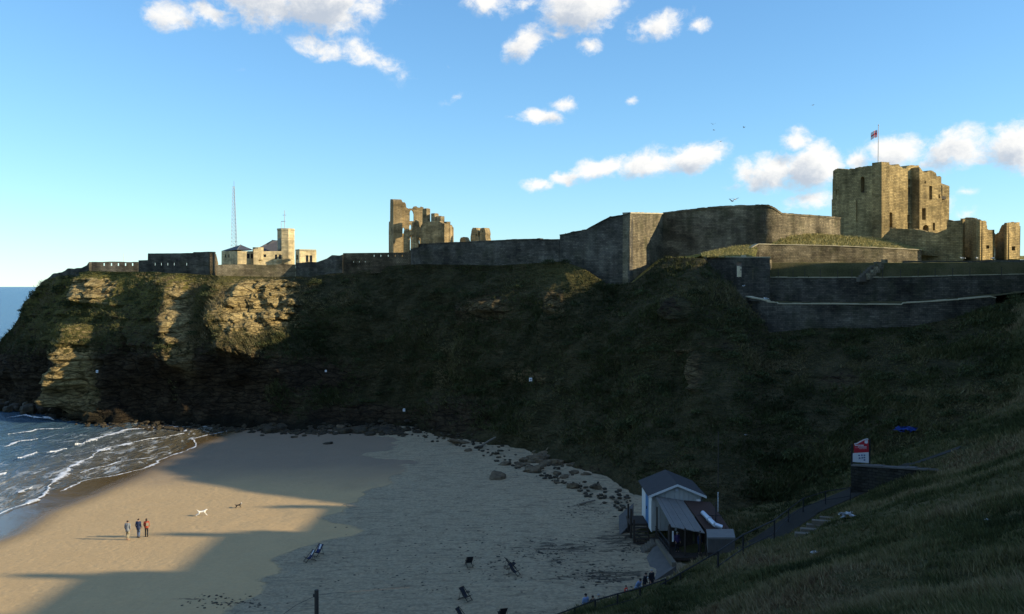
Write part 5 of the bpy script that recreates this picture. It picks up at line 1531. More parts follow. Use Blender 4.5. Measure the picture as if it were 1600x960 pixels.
# vertical boards on the gable and on the side
for k in range(11):
    a, b = XL + (XR - XL) * k / 11 + .012, XL + (XR - XL) * (k + 1) / 11 - .012
    za = ZE + (ZR - ZE) * (1 - abs(a - XM) / (XM - XL)) - .05; zb = ZE + (ZR - ZE) * (1 - abs(b - XM) / (XM - XL)) - .05
    mb = MB(); mb.hexa([(a, YF, ZD - .4), (b, YF, ZD - .4), (b, YF + .1, ZD - .4), (a, YF + .1, ZD - .4), (a, YF, za), (b, YF, zb), (b, YF + .1, zb), (a, YF + .1, za)]); mb.build('gable_board', M_cream, hut)
segs = [(YF, 76.9, M_white), (76.9, 77.5, M_white), (77.5, 78.5, M_blue), (78.5, 79.3, M_blue), (79.3, 80.3, M_white), (80.3, 81.0, M_white), (81.0, YB, M_white)]
for a, b, m_ in segs:
    mb = MB(); mb.hexa([(XL, a + .015, ZD - .5), (XL + .1, a + .015, ZD - .5), (XL + .1, b - .015, ZD - .5), (XL, b - .015, ZD - .5), (XL, a + .015, ZE), (XL + .1, a + .015, ZE), (XL + .1, b - .015, ZE), (XL, b - .015, ZE)])
    o = mb.build('door' if m_ is M_blue else 'side_panel', m_, hut)
mb = MB(); mb.box((XL - .05, 78.35, 3.9), (.06, .06, .25)); mb.build('handle', M_dark, o)
mb = MB(); mb.box((XR - .05, (YF + YB) / 2, (ZD + ZE) / 2 - .4), (.1, YB - YF, ZE - ZD + .8)); mb.box((XM, YB - .05, (ZD + ZE) / 2 - .4), (XR - XL, .1, ZE - ZD + .8)); mb.build('rear_wall', M_cream, hut)
for s in (-1, 1):
    xe = XM + s * (XR - XL) / 2 + s * .3
    ze = ZE - .12
    mb = MB(); vs, fs = prism([(xe, YF - .3, ze), (XM, YF - .3, ZR), (XM, YB + .2, ZR), (xe, YB + .2, ze)], -.1); mb.add(vs, fs); mb.build('roof', M_felt, hut)
    mb = MB(); vs, fs = prism([(xe, YF - .34, ze + .1), (XM, YF - .34, ZR + .1), (XM, YF - .30, ZR + .1), (xe, YF - .30, ze + .1)], .2); mb.add(vs, fs); mb.build('barge_board', M_white, hut)
mb = MB(); vs, fs = prism([(XL - .02, YF - .3, ZE - .02), (XL + .02, YF - .3, ZE - .02), (XL + .02, YB + .2, ZE - .02), (XL - .02, YB + .2, ZE - .02)], .42); mb.add(vs, fs)
for v_ in range(len(mb.v)):
    pass
mb.build('fascia', M_white, hut)
mb = MB(); mb.box((XM, YF - .02, ZR - .45), (.25, .06, .25)); mb.build('vent', M_steel, hut)
mb = MB(); mb.box((16.05, YF - .05, 5.05), (.35, .04, .28)); mb.build('notice', M_signw, hut)
# veranda: grey sheet roof, brown felt roof, posts, deck
ver = empty('veranda', (13.5, 73, 1.8), 'open veranda in front of the hut under a sloping grey sheet roof', 'veranda')
A = [P(1023, 775, 75.9), P(1067.5, 782, 75.9), P(1101.5, 833, 70.6), P(1049, 823, 71.2), P(1028, 792, 74.6)]
n_ = 7
for k in range(n_):                      # sheets side by side
    f0, f1 = k / n_ + .004, (k + 1) / n_ - .004
    qa = [A[0] + (A[1] - A[0]) * f0, A[0] + (A[1] - A[0]) * f1, A[3] + (A[2] - A[3]) * f1, A[3] + (A[2] - A[3]) * f0]
    mb = MB(); vs, fs = prism([tuple(p + Vector((0, 0, .02 * (k % 2)))) for p in qa], .06); mb.add(vs, fs); mb.build('roof_sheet', M_sheet, ver)
B = [P(1068.5, 782, 75.8), P(1110, 784.7, 75.8), P(1127, 807, 73.2), P(1140, 827, 70.8), P(1103.5, 829, 70.8)]
mb = MB(); vs, fs = prism([tuple(p) for p in (B[0], B[1], B[2], B[3], B[4])], .1); mb.add(vs, fs); mb.build('felt_roof', M_brownfelt, ver)
mb = MB(); f1, f2 = P(1085, 806.5, 73.3), P(1127, 807.2, 73.2); mb.tube(f1 + Vector((0, 0, .05)), f2 + Vector((0, 0, .05)), .05, n=4); mb.build('batten', M_dark, ver)
deckz = 1.85
mb = MB(); vs, fs = prism([(11.9, 76, deckz), (17.4, 76, deckz), (17.4, 70.4, deckz), (12.6, 70.4, deckz)], .25); mb.add(vs, fs); mb.build('deck', M_wood, ver)
for (x, y, z) in [(12.75, 71.3, 4.3), (13.9, 70.8, 4.1), (15.1, 70.75, 3.9), (15.6, 71, 4.0), (17.2, 71, 4.1), (12.25, 74.5, 4.9)]:
    mb = MB(); mb.box((x, y, (z + .8) / 2), (.11, .11, z - .8)); mb.build('post', M_wood, ver)
mb = MB()
for k in range(9):
    y = 70.6 + k * .62
    mb.box((12.3 + (70.6 - y) * .06 + .32, y, 2.35), (.05, .05, 1.0))
bl_ = mb.build('balusters', M_dark, ver); bl_['kind'] = 'stuff'
mb = MB(); mb.tube((12.62, 70.6, 2.9), (12.3, 75.6, 2.95), .04, n=5); mb.tube((12.62, 70.6, 2.4), (12.3, 75.6, 2.45), .03, n=5); mb.build('handrail', M_dark, ver)
mb = MB(); mb.hexa([(15.3, 73.8, .8), (17.3, 73.8, .8), (17.3, 73.9, .8), (15.3, 73.9, .8), (15.3, 73.8, 4.4), (17.3, 73.8, 4.4), (17.3, 73.9, 4.4), (15.3, 73.9, 4.4)]); mb.build('back_panel', M_wood, ver)
for k in range(4):
    mb = MB(); mb.box((13.3 + k * .75, 73.6, 2.7), (.5, .5, 1.6)); mb.build('stacked_chairs' if k < 0 else 'cupboard', M_wood, ver)
mb = MB(); z_ = P(1051, 832, 71.0); mb.box((z_.x, z_.y - .1, z_.z - .3), (.12, .05, .85)); mb.build('white_strip', M_white, ver)
# flue, poles, container
q0, q1 = P(1097.8, 806, 73.4), P(1117, 826, 70.9)
fl = empty('silver_flue', (q0.x, q0.y, q0.z), 'shiny metal flue pipe lying across the brown felt roof', 'pipe')
mb = MB(); mb.tube(q0 + Vector((0, 0, .25)), q1 + Vector((0, 0, .3)), .19, n=12); mb.build('pipe', M_steel, fl)
mb = MB(); m0 = q0 + (q1 - q0) * .55 + Vector((0, 0, .28)); dd_ = (q1 - q0).normalized() * .06; mb.tube(m0 - dd_, m0 + dd_, .235, n=12); mb.build('collar', M_steel, fl)
mb = MB(); mb.tube(q1 + Vector((0, 0, .3)), q1 + Vector((.55, -.1, .12)), .19, n=12); mb.build('elbow', M_steel, fl)
mb = MB(); mb.box((m0.x, m0.y, m0.z - .25), (.1, .1, .4)); mb.build('bracket', M_steel, fl)
box = empty('container_box', (16.1, 69.4, 1.8), 'pale topped storage box on stilts at the end of the veranda', 'container')
c4 = [P(1103.5, 827, 70.5), P(1145.6, 826.6, 70.5), P(1149, 840, 68.3), P(1105.4, 840, 68.3)]
mb = MB(); vs, fs = prism([tuple(p) for p in c4], .14); mb.add(vs, fs); mb.build('lid', M_sheet, box)
mb = MB(); ce = sum(c4, Vector()) / 4
inn = [ce + (p - ce) * .97 for p in c4]
mb.add(*prism([(p.x, p.y, p.z - .14) for p in inn], 1.05)); mb.build('body', M_conc, box)
for k in range(9):
    x = inn[3].x + (inn[2].x - inn[3].x) * (k + .5) / 9
    mb = MB(); mb.box((x, inn[3].y - .03, inn[3].z - .68), (.05, .05, .98)); mb.build('rib', M_conc, box)
for p in inn:
    mb = MB(); mb.box((p.x, p.y, (p.z - 1.2) / 2), (.14, .14, p.z - 1.2)); mb.build('stilt', M_wood, box)
def pole(px, y0, y1, Y, r, m_, label, name='pole'):
    a, b = P(px, y1, Y), P(px, y0, Y)
    mb = MB(); mb.tube((a.x, a.y, a.z), (a.x, a.y, b.z), r, r * .8, n=6)
    mb.ball((a.x, a.y, b.z), r * 1.1, 6, 4)
    o = mb.build(name, m_, None); o.location = (0, 0, 0)
    return tag(o, label, 'pole')
pole(1121.8, 770, 800, 76.5, .05, M_white, 'short white pole rising behind the brown felt roof')
pole(1118.3, 785, 828, 72.0, .055, M_dark, 'dark pole standing on the brown felt roof beside the flue')
pole(1122, 676, 762, 86.0, .05, M_rust, 'tall thin grey pole on the hillside behind the hut')
# timber stair and concrete ramp left of the hut
st_ = empty('timber_stair', (11.0, 77, 1.2), 'dark timber stair climbing to the blue hut door', 'stair')
for k in range(6):
    mb = MB(); mb.box((11.3, 77.8 - k * .32, 2.55 - k * .24), (1.3, .3, .06)); mb.build('tread', M_wood, st_)
for s in (-.62, .62):
    mb = MB(); mb.hexa([(11.3 + s - .04, 77.9, 2.3), (11.3 + s + .04, 77.9, 2.3), (11.3 + s + .04, 75.9, .8), (11.3 + s - .04, 75.9, .8), (11.3 + s - .04, 77.9, 2.65), (11.3 + s + .04, 77.9, 2.65), (11.3 + s + .04, 75.9, 1.15), (11.3 + s - .04, 75.9, 1.15)]); mb.build('stringer', M_wood, st_)
for (x, y) in ((10.5, 79.6), (10.5, 77.8), (10.55, 76.2)):
    mb = MB(); mb.box((x, y, 2.3), (.16, .16, 3.2 if y > 77 else 2.2)); mb.build('post', M_wood, st_)
mb = MB(); vs, fs = prism([(10.4, 80.5, 2.6), (11.95, 80.5, 2.6), (11.95, 77.8, 2.6), (10.4, 77.8, 2.6)], .2); mb.add(vs, fs); mb.build('landing', M_wood, st_)
rmp = empty('slipway', (10.5, 72, .8), 'sloping concrete slipway running from the veranda to the sand', 'slipway')
mb = MB(); e = [P(1026, 838, 74.5), P(1056, 888, 68.5), P(1005, 900, 66), P(1000, 862, 71.0)]
e[0].z, e[1].z, e[2].z, e[3].z = 1.9, 1.75, .85, .9
vs, fs = prism([tuple(p) for p in e], .6); mb.add(vs, fs); mb.build('slab', M_conc, rmp)
mb = MB(); f = [P(1024, 836, 74.5), P(1029, 836, 74.5), P(1057, 888, 68.5), P(1050, 890, 68.5)]
f[0].z = f[1].z = 2.2; f[2].z = f[3].z = 2.05
vs, fs = prism([tuple(p) for p in f], .6); mb.add(vs, fs); mb.build('kerb', M_tread, rmp)
zst = empty('concrete_steps', P(995, 850, 76), 'pale concrete steps beside the slipway below the hut', 'steps')
a, b = P(1022, 838, 74.6), P(994, 850, 74.0)
for k in range(7):
    q = a + (b - a) * ((k + .5) / 7)
    mb = MB(); mb.box((q.x, q.y, 1.75 - k * .14), (.30, 1.6, .32)); mb.build('step', M_tread, zst)
slb = [P(967, 806, 82), P(990, 789, 84), P(984, 815, 80), P(968, 826, 79)]
mb = MB(); vs, fs = prism([(slb[0].x, slb[0].y, 2.2), (slb[1].x, slb[1].y, 2.9), (slb[2].x, slb[2].y, 1.9), (slb[3].x, slb[3].y, 1.2)], 1.4); mb.add(vs, fs)
tag(mb.build('concrete_slab', M_conc, None), 'tilted grey concrete slab lying left of the hut stair', 'slab')

# ------------------------------------------------------------------ near fence post with its wires
p = P(494.5, 922, 16.0)
pf_ = empty('fence_post', (p.x, p.y, p.z - 1.35), 'weathered fence post standing alone at the bottom edge above the sand', 'post')
mb = MB(); mb.tube((p.x, p.y, p.z - 1.6), (p.x, p.y, p.z), .042, .038, n=8); mb.build('post', M_rust, pf_)
mb = MB(); mb.box((p.x - .045, p.y, p.z - .10), (.03, .05, .05)); mb.build('staple', M_rust, pf_)
w1, w2 = P(462, 946, 15.4), P(560, 924, 19.5)
mb = MB(); mb.path([(p.x, p.y, p.z - .1), tuple(w1), tuple(P(440, 962, 15))], .004, 4); mb.path([(p.x, p.y, p.z - .1), tuple(P(520, 927, 17.4)), tuple(w2), tuple(P(640, 918, 24))], .004, 4); mb.build('wire', M_rust, pf_)

# ------------------------------------------------------------------ deckchairs
def deckchair(canvas):
    root = empty('deckchair', (0, 0, 0), 'x', 'deckchair', 'deckchairs set out on the shaded sand')
    for s in (-.28, .28):
        mb = MB(); mb.hexa([(s - .022, .48, 0), (s + .022, .48, 0), (s + .022, .53, 0), (s - .022, .53, 0), (s - .022, -.46, .98), (s + .022, -.46, .98), (s + .022, -.41, .98), (s - .022, -.41, .98)]); mb.build('back_rail', M_wood, root)
        t2 = s * .86
        mb = MB(); mb.hexa([(t2 - .022, -.55, 0), (t2 + .022, -.55, 0), (t2 + .022, -.50, 0), (t2 - .022, -.50, 0), (t2 - .022, .44, .46), (t2 + .022, .44, .46), (t2 + .022, .49, .46), (t2 - .022, .49, .46)]); mb.build('seat_rail', M_wood, root)
        mb = MB(); mb.tube((s * 1.05, -.24, .74), (s * 1.0, -.42, .06), .016, n=4); mb.build('strut', M_wood, root)
    for (y, z) in ((-.43, .97), (.46, .45), (-.5, .05), (.48, .06)):
        mb = MB(); mb.tube((-.3, y, z), (.3, y, z), .02, n=5); mb.build('crossbar', M_wood, root)
    prof = [(-.42, .96), (-.30, .76), (-.17, .54), (-.03, .36), (.12, .27), (.28, .31), (.45, .45)]
    mb = MB(); vs = []
    for y, z in prof:
        vs += [(-.25, y, z), (.25, y, z)]
    n = len(prof)
    vs2 = [(x, y + .01, z - .012) for x, y, z in vs]
    fs = [(2 * i, 2 * i + 1, 2 * i + 3, 2 * i + 2) for i in range(n - 1)]
    mb.add(vs + vs2, fs + [tuple(q + 2 * n for q in f[::-1]) for f in fs]); mb.build('sling', canvas, root)
    return root
dk_dark, dk_navy = deckchair(M_blackcanvas), deckchair(M_navy)
mb = MB()
for (y, z), (y2, z2) in zip([(-.41, .955), (-.29, .765)], [(-.29, .765), (-.16, .55)]):
    mb.add([(-.08, y, z + .004), (.14, y, z + .004), (.10, y2, z2 + .004), (-.12, y2, z2 + .004)], [(0, 1, 2, 3)])
mb.build('white_patch', M_canvasw, dk_navy)
CH = [(484, 878, 'navy', 2.2, 'lower of two navy deckchairs side by side nearest the damp sand'), (497, 869, 'navy2', 2.6, 'upright navy deckchair with pale patch nearest the damp sand'),
      (733, 886, 'dark', .25, 'dark deckchair standing alone square to the sea, halfway up the beach'), (797, 889, 'dark', -1.1, 'dark deckchair behind its close neighbour near the seaweed'),
      (803, 899, 'dark', -2.0, 'dark deckchair in front of its close neighbour near the seaweed'), (727, 938, 'dark', -2.2, 'dark deckchair alone near the bottom edge, turned sideways'),
      (785, 970, 'dark', .3, 'dark deckchair cut by the bottom edge with only its back showing'), (722, 972, 'dark', -2.0, 'dark deckchair cut by the bottom edge, showing just its top corner')]
first = {'dark': True, 'navy': True}
for (px, py, k, rz, lab) in CH:
    src = dk_dark if k == 'dark' else dk_navy
    if first[src is dk_navy and 'navy' or 'dark']:
        o = src; first[src is dk_navy and 'navy' or 'dark'] = False
    else:
        o = copy_tree(src)
    o.location = hit_ground(px, py); o.rotation_euler = (0, 0, rz); o.scale = (.9, .9, .9); o['label'] = lab

# ------------------------------------------------------------------ people and dogs
def skin(name, verts, edges, radii, m_, parent, sub=1, root_i=0):
    me = bpy.data.meshes.new(name)
    me.from_pydata(verts, edges, [])
    o = bpy.data.objects.new(name, me)
    COL.objects.link(o)
    md = o.modifiers.new('skin', 'SKIN')
    for i, r_ in enumerate(radii):
        rr = r_ if isinstance(r_, tuple) else (r_, r_)
        me.skin_vertices[0].data[i].radius = rr
    me.skin_vertices[0].data[root_i].use_root = True
    o.modifiers.new('sub', 'SUBSURF').levels = sub
    dg = bpy.context.evaluated_depsgraph_get()
    nm_ = bpy.data.meshes.new_from_object(o.evaluated_get(dg))
    bpy.data.objects.remove(o)
    nm_.name = name
    nm_.polygons.foreach_set('use_smooth', np.ones(len(nm_.polygons), bool))
    nm_.materials.clear()
    return link(name, nm_, m_, parent)
def join_mesh(o, mb):
    import bmesh
    bm = bmesh.new(); bm.from_mesh(o.data)
    vs = [bm.verts.new(v_) for v_ in mb.v]
    for f in mb.f:
        bm.faces.new([vs[i] for i in f])
    bm.to_mesh(o.data); bm.free()
def person(loc, rz, label, top, legs, hair, h=1.72, stride=.12, bend=0.0, arms=(0.0, 0.0), long_hair=False, shoes=None, extra=None, coat=0.0, group=None):
    root = empty('person', loc, label, 'person', group)
    root.rotation_euler = (0, 0, rz)
    k = h / 1.72
    cb, sb_ = math.cos(bend), math.sin(bend)
    def up(x, y, z):                      # bend the upper body forward about the hips
        dz = z - .95
        return (x * k, (y * cb + dz * sb_) * k, (.95 + dz * cb - y * sb_) * k)
    def lo(x, y, z):
        return (x * k, y * k, z * k)
    def arm(s, a):
        return [up(s * .18, 0, 1.43), up(s * .23, -.04 + .10 * a, 1.15 + .03 * a), up(s * .22, .06 + .26 * a, .92 + .14 * abs(a)), up(s * .215, .09 + .32 * a, .835 + .17 * abs(a))]
    def leg(s, f):
        return [lo(s * .085, 0, .92), lo(s * .095, f * .5 + .03, .50), lo(s * .10, f - .02, .09), lo(s * .105, f + .13, .035)]
    V, E, R = [], [], []
    def chain(pts, rs, start=None):
        prev = start
        for p, r_ in zip(pts, rs):
            V.append(p); R.append(tuple(q * k for q in r_) if isinstance(r_, tuple) else r_ * k)
            if prev is not None:
                E.append((prev, len(V) - 1))
            prev = len(V) - 1
        return prev
    chain([up(0, 0, .97)], [(.135, .095)])
    c_ = chain([up(0, 0, 1.18), up(0, -.005, 1.38)], [(.125, .085), (.14, .09)], 0)
    n_ = chain([up(0, .0, 1.49), up(0, .015, 1.56)], [.055, .06], c_)
    chain([up(0, .02, 1.63), up(0, .015, 1.70)], [(.078, .092), (.055, .065)], n_)
    ends = []
    for s, a in ((-1, arms[0]), (1, arms[1])):
        e_ = chain(arm(s, a), [.062, .047, .034, (.036, .022)], c_); ends.append((e_, s, a))
    for s, f in ((-1, stride), (1, -stride)):
        chain(leg(s, f), [.092, .062, .042, .036], 0)
    body = skin('body', V, E, R, M_skin, root)
    mb = MB()                              # fingers, nose and ears belong to the body mesh
    for e_, s, a in ends:
        p = Vector(V[e_]); d = (Vector(V[e_]) - Vector(V[e_ - 1])).normalized()
        sd = Vector((0, 1, 0)).cross(d).normalized() if abs(d.y) < .9 else Vector((1, 0, 0))
        lat = d.cross(sd).normalized()
        for j, ln in enumerate((.065, .078, .083, .075)):
            o_ = lat * (.025 * (1.5 - j)) * k
            b0 = p + d * .02 * k + o_
            m1 = b0 + d * ln * .55 * k; m2 = m1 + (d * .8 - sd * s * .5).normalized() * ln * .5 * k
            mb.tube(b0, m1, .0095 * k, .0085 * k, n=5); mb.tube(m1, m2, .0085 * k, .006 * k, n=5)
        b0 = p - d * .02 * k + lat * .03 * k
        mb.tube(b0, b0 + (d * .6 + lat * .8).normalized() * .055 * k, .011 * k, .008 * k, n=5)
    hd = Vector(up(0, .02, 1.62))
    mb.tube(hd + Vector((0, .085 * k, .0)), hd + Vector((0, .112 * k, -.02 * k)), .012 * k, .016 * k, n=5)
    for s in (-1, 1):
        mb.ball((hd.x + s * .082 * k, hd.y - .005, hd.z), (.012 * k, .022 * k, .03 * k), 6, 4)
    join_mesh(body, mb)
    mb = MB()
    for s in (-1, 1):
        mb.ball((hd.x + s * .03 * k, hd.y + .085 * k, hd.z + .015 * k), .010 * k, 6, 4)
    mb.box((hd.x, hd.y + .088 * k, hd.z - .052 * k), (.045 * k, .012 * k, .01 * k))
    mb.build_local = None
    me = bpy.data.meshes.new('features'); me.from_pydata(mb.v, [], mb.f); link('face', me, M_hair, root)
    # clothes: rings about the trunk, sleeves and legs
    def rings(mb, tf, rs, n=12):
        vs = []
        for z, rx, ry in rs:
            for i in range(n):
                t_ = 2 * math.pi * i / n
                vs.append(tf(rx * math.cos(t_), ry * math.sin(t_), z))
        m_ = len(rs)
        fs = [(r_ * n + i, r_ * n + (i + 1) % n, (r_ + 1) * n + (i + 1) % n, (r_ + 1) * n + i) for r_ in range(m_ - 1) for i in range(n)]
        return mb.add(vs, fs + [tuple(range(n))[::-1], tuple(range((m_ - 1) * n, m_ * n))])
    def sleeve(mb, pts, rs):
        for p, q, r0, r1 in zip(pts, pts[1:], rs, rs[1:]):
            mb.tube(p, q, r0 * k, r1 * k, n=9)
        for p, r_ in list(zip(pts, rs))[:-1]:
            mb.ball(p, r_ * k, 9, 6)
    def cloth(name, mb, m_):
        me = bpy.data.meshes.new(name); me.from_pydata(mb.v, [], mb.f); me.polygons.foreach_set('use_smooth', np.ones(len(me.polygons), bool)); link(name, me, m_, root)
    mb = MB()
    rings(mb, up, [(.84 - coat, .178 + coat * .15, .142 + coat * .1), (.95, .176, .140), (1.06, .166, .128), (1.18, .162, .124), (1.32, .182, .130), (1.40, .196, .126), (1.455, .185, .112), (1.50, .100, .082)])
    for s, a in ((-1, arms[0]), (1, arms[1])):
        sleeve(mb, arm(s, a)[:3], [.068, .054, .046])
    cloth('jacket', mb, top)
    mb = MB()
    rings(mb, lo, [(.80, .150, .110), (.87, .166, .128), (.96, .165, .126), (1.05, .155, .116)])
    for s, f in ((-1, stride), (1, -stride)):
        L_ = leg(s, f)[:3]
        sleeve(mb, [lo(s * .085, 0, .86)] + L_[1:], [.090, .066, .055])
    cloth('trousers', mb, legs)
    V, E, R = [], [], []
    mb = MB()
    mb.ball((hd.x, hd.y - .015 * k, hd.z + .045 * k), (.092 * k, .104 * k, .088 * k), 10, 7)
    if long_hair:
        mb.ball((hd.x, hd.y - .075 * k, hd.z - .09 * k), (.085 * k, .05 * k, .15 * k), 8, 6)
    me = bpy.data.meshes.new('hair'); me.from_pydata(mb.v, [], mb.f); me.polygons.foreach_set('use_smooth', np.ones(len(me.polygons), bool)); link('hair', me, hair, root)
    for s, f in ((-1, stride), (1, -stride)):
        a_, b_ = Vector(leg(s, f)[2]), Vector(leg(s, f)[3])
        mb = MB(); mb.tube(a_ + Vector((0, -.05, -.05)) * k, b_ + Vector((0, .03, 0)) * k, .05 * k, .042 * k, n=8)
        me = bpy.data.meshes.new('shoe'); me.from_pydata(mb.v, [], mb.f); link('shoe', me, shoes or M_darkcloth, root)
    if extra:
        for nm, c, s_, m_ in extra:
            mb = MB(); c = up(*c); mb.box(c, tuple(q * k for q in s_), 0, .85)
            me = bpy.data.meshes.new(nm); me.from_pydata(mb.v, [], mb.f); link(nm, me, m_, root)
    return root
gA = 'walkers strolling together on the sunlit sand'
person(hit_ground(199.5, 843.5), .12, 'person in grey hooded jacket and khaki trousers walking on sunlit sand', M_greycloth, M_khaki, M_hair, stride=.14, arms=(.2, -.15), shoes=M_skin, coat=.08, group=gA, extra=[('hood', (0, -.11, 1.46), (.26, .10, .16), M_greycloth)])
person(hit_ground(216.5, 841), -.05, 'person in navy jacket and blue jeans between two other walkers', M_navycloth, M_denim, M_hair, stride=.08, arms=(-.1, .1), coat=.08, group=gA)
person(hit_ground(229, 839.5), .3, 'person with long dark hair and rust red top on sunlit sand', M_redcloth, M_darkcloth, M_hair, h=1.66, stride=.06, arms=(.5, .3), long_hair=True, group=gA, extra=[('bag', (.10, -.14, 1.22), (.24, .12, .28), M_khaki)])
gB = 'people on the shaded path by the railings'
def path_spot(px, py, z):
    p = G(px, py, z); return Vector((p.x, p.y, gz(p.x, p.y) + .05))
person(path_spot(915, 969, .85), -2.5, 'person in pale blue shirt on the path at the bottom edge', M_bluecloth, M_darkcloth, M_hair, stride=.10, arms=(.3, .1), h=1.78, group=gB)
person(path_spot(926, 970, .85), -2.7, 'person in dark coat close beside the pale blue shirt', M_darkcloth, M_darkcloth, M_hair, stride=.08, arms=(.1, .2), h=1.68, coat=.12, group=gB)
person(path_spot(935, 966, .85), -2.2, 'person in khaki top partly hidden behind the dark coat at the railing', M_khaki, M_navycloth, M_hairgrey, stride=.05, arms=(.1, .1), h=1.62, group=gB)
person(path_spot(978, 940, .95), -2.3, 'small child in a bright red suit on the path', M_brightred, M_brightred, M_hair, stride=.08, arms=(.4, .2), h=1.12, group=gB, extra=[('white_patch', (.1, .12, 1.30), (.12, .08, .12), M_white), ('white_patch', (.1, .12, 1.02), (.10, .08, .10), M_white)])
person(path_spot(995, 938, 1.0), -2.4, 'person in faded blue top leaning forward beside the red child', M_bluecloth, M_navycloth, M_hair, stride=.10, arms=(.6, .5), bend=.5, group=gB)
person(path_spot(1007, 932, 1.0), -2.2, 'person in black jacket with white shoulder stripe on the path', M_darkcloth, M_darkcloth, M_hair, stride=.1, arms=(.3, .3), bend=.15, group=gB, extra=[('stripe', (-.10, .13, 1.38), (.20, .04, .06), M_white)])
person(path_spot(1018, 927, 1.0), -2.6, 'person in long black coat last of the group on the path', M_darkcloth, M_darkcloth, M_hairgrey, stride=.05, arms=(.1, .1), h=1.7, coat=.2, group=gB)
person(Vector((P(1058, 860, 71.9).x, 71.9, deckz)), -2.8, 'grey haired person in purple top standing under the veranda roof', M_purple, M_darkcloth, M_hairgrey, h=1.64, arms=(.2, .2), stride=.03)
person(Vector((P(1093, 862, 71.4).x, 71.4, deckz)), -2.4, 'person in dark clothes deep in the veranda beside the stilts', M_navycloth, M_darkcloth, M_hair, h=1.7, arms=(.1, .4), stride=.05)

def dog(loc, rz, label, m_, hm, scale, run):
    root = empty('dog', loc, label, 'dog')
    root.rotation_euler = (0, 0, rz); root.scale = (scale,) * 3
    r_ = run
    V = [(0, 0, .50), (0, .22, .52), (0, .38, .55), (0, .48, .68), (0, .57, .76), (0, .70, .73), (0, -.20, .50), (0, -.32, .52), (0, -.46, .62 + .1 * r_), (0, -.60, .74 + .1 * r_)]
    E = [(0, 1), (1, 2), (2, 3), (3, 4), (4, 5), (0, 6), (6, 7), (7, 8), (8, 9)]
    R = [(.12, .13), (.13, .16), (.10, .12), .08, .085, .045, (.10, .11), .10, .03, .018]
    for s in (-1, 1):
        b = len(V)
        f = .30 * r_ + s * .06
        V += [(s * .09, .33, .42), (s * .09, .35 + f * .5, .26), (s * .09, .36 + f, .06), (s * .09, .42 + f, .03)]
        E += [(2, b), (b, b + 1), (b + 1, b + 2), (b + 2, b + 3)]; R += [.06, .04, .028, .03]
        b = len(V)
        g_ = -.30 * r_ + s * .05
        V += [(s * .09, -.30, .40), (s * .09, -.22 + g_ * .3, .28), (s * .09, -.40 + g_, .16), (s * .09, -.38 + g_, .03), (s * .09, -.32 + g_, .025)]
        E += [(7, b), (b, b + 1), (b + 1, b + 2), (b + 2, b + 3), (b + 3, b + 4)]; R += [.085, .055, .032, .026, .028]
    skin('body', V, E, R, m_, root)
    for s in (-1, 1):
        mb = MB(); mb.add([(s * .05, .55, .83), (s * .09, .53, .80), (s * .12, .50, .70), (s * .07, .52, .82)], [(0, 1, 2), (0, 2, 3), (0, 3, 1), (1, 3, 2)])
        me = bpy.data.meshes.new('ear'); me.from_pydata(mb.v, [], mb.f); link('ear', me, m_, root)
    mb = MB(); mb.ball((0, .745, .735), .022, 6, 4); me = bpy.data.meshes.new('nose'); me.from_pydata(mb.v, [], mb.f); link('nose', me, M_furblack, root)
    if hm is not m_:
        mb = MB(); mb.ball((0, .58, .77), (.09, .11, .09), 8, 6); mb.ball((0, .44, .60), (.09, .09, .12), 8, 6)
        me = bpy.data.meshes.new('white_ruff'); me.from_pydata(mb.v, [], mb.f); link('head_marking', me, hm, root)
    return root
dog(hit_ground(315, 806.5), -1.25, 'white dog running across the sunlit sand', M_fur, M_fur, .8, .8)
dog(hit_ground(372, 794.5), -1.0, 'small dark dog with white head and chest on the sand', M_furblack, M_fur, .6, .2)

# ------------------------------------------------------------------ gulls
def gull(loc, rz, label, fly=0.0, scale=1.0, group=None, dark=False):
    root = empty('gull', loc, label, 'gull', group)
    root.rotation_euler = (0, 0, rz); root.scale = (scale,) * 3
    z = .16 if not fly else 0
    mb = MB(); mb.ball((0, 0, z + .06), (.075, .19, .075), 8, 6); mb.ball((0, .19, z + .13), (.05, .06, .05), 8, 6); mb.tube((0, .12, z + .08), (0, .19, z + .13), .055, .045, n=6); mb.tube((0, -.15, z + .06), (0, -.30, z + .05), .05, .02, n=6)
    me = bpy.data.meshes.new('body'); me.from_pydata(mb.v, [], mb.f); me.polygons.foreach_set('use_smooth', np.ones(len(me.polygons), bool)); link('body', me, M_featherg if dark else M_feather, root)
    mb = MB(); mb.tube((0, .24, z + .13), (0, .30, z + .12), .014, .005, n=5); me = bpy.data.meshes.new('beak'); me.from_pydata(mb.v, [], mb.f); link('beak', me, M_khaki, root)
    for s in (-1, 1):
        mb = MB()
        if fly:
            mb.hexa([(s * .05, .08, z + .08), (s * .05, -.08, z + .08), (s * .38, -.05, z + .08 + .22 * fly), (s * .38, .10, z + .08 + .22 * fly), (s * .05, .08, z + .10), (s * .05, -.08, z + .10), (s * .38, -.05, z + .10 + .22 * fly), (s * .38, .10, z + .10 + .22 * fly)])
            mb.add([(s * .38, .10, z + .09 + .22 * fly), (s * .38, -.05, z + .09 + .22 * fly), (s * .72, -.10, z + .06 + .16 * fly)], [(0, 1, 2)])
        else:
            mb.ball((s * .068, -.05, z + .075), (.022, .19, .05), 6, 5)
        me = bpy.data.meshes.new('wing'); me.from_pydata(mb.v, [], mb.f); link('wing', me, M_featherg, root)
        if not fly:
            mb = MB(); mb.tube((s * .03, 0, 0), (s * .03, 0, z + .02), .009, n=4); me = bpy.data.meshes.new('leg'); me.from_pydata(mb.v, [], mb.f); link('leg', me, M_khaki, root)
    return root
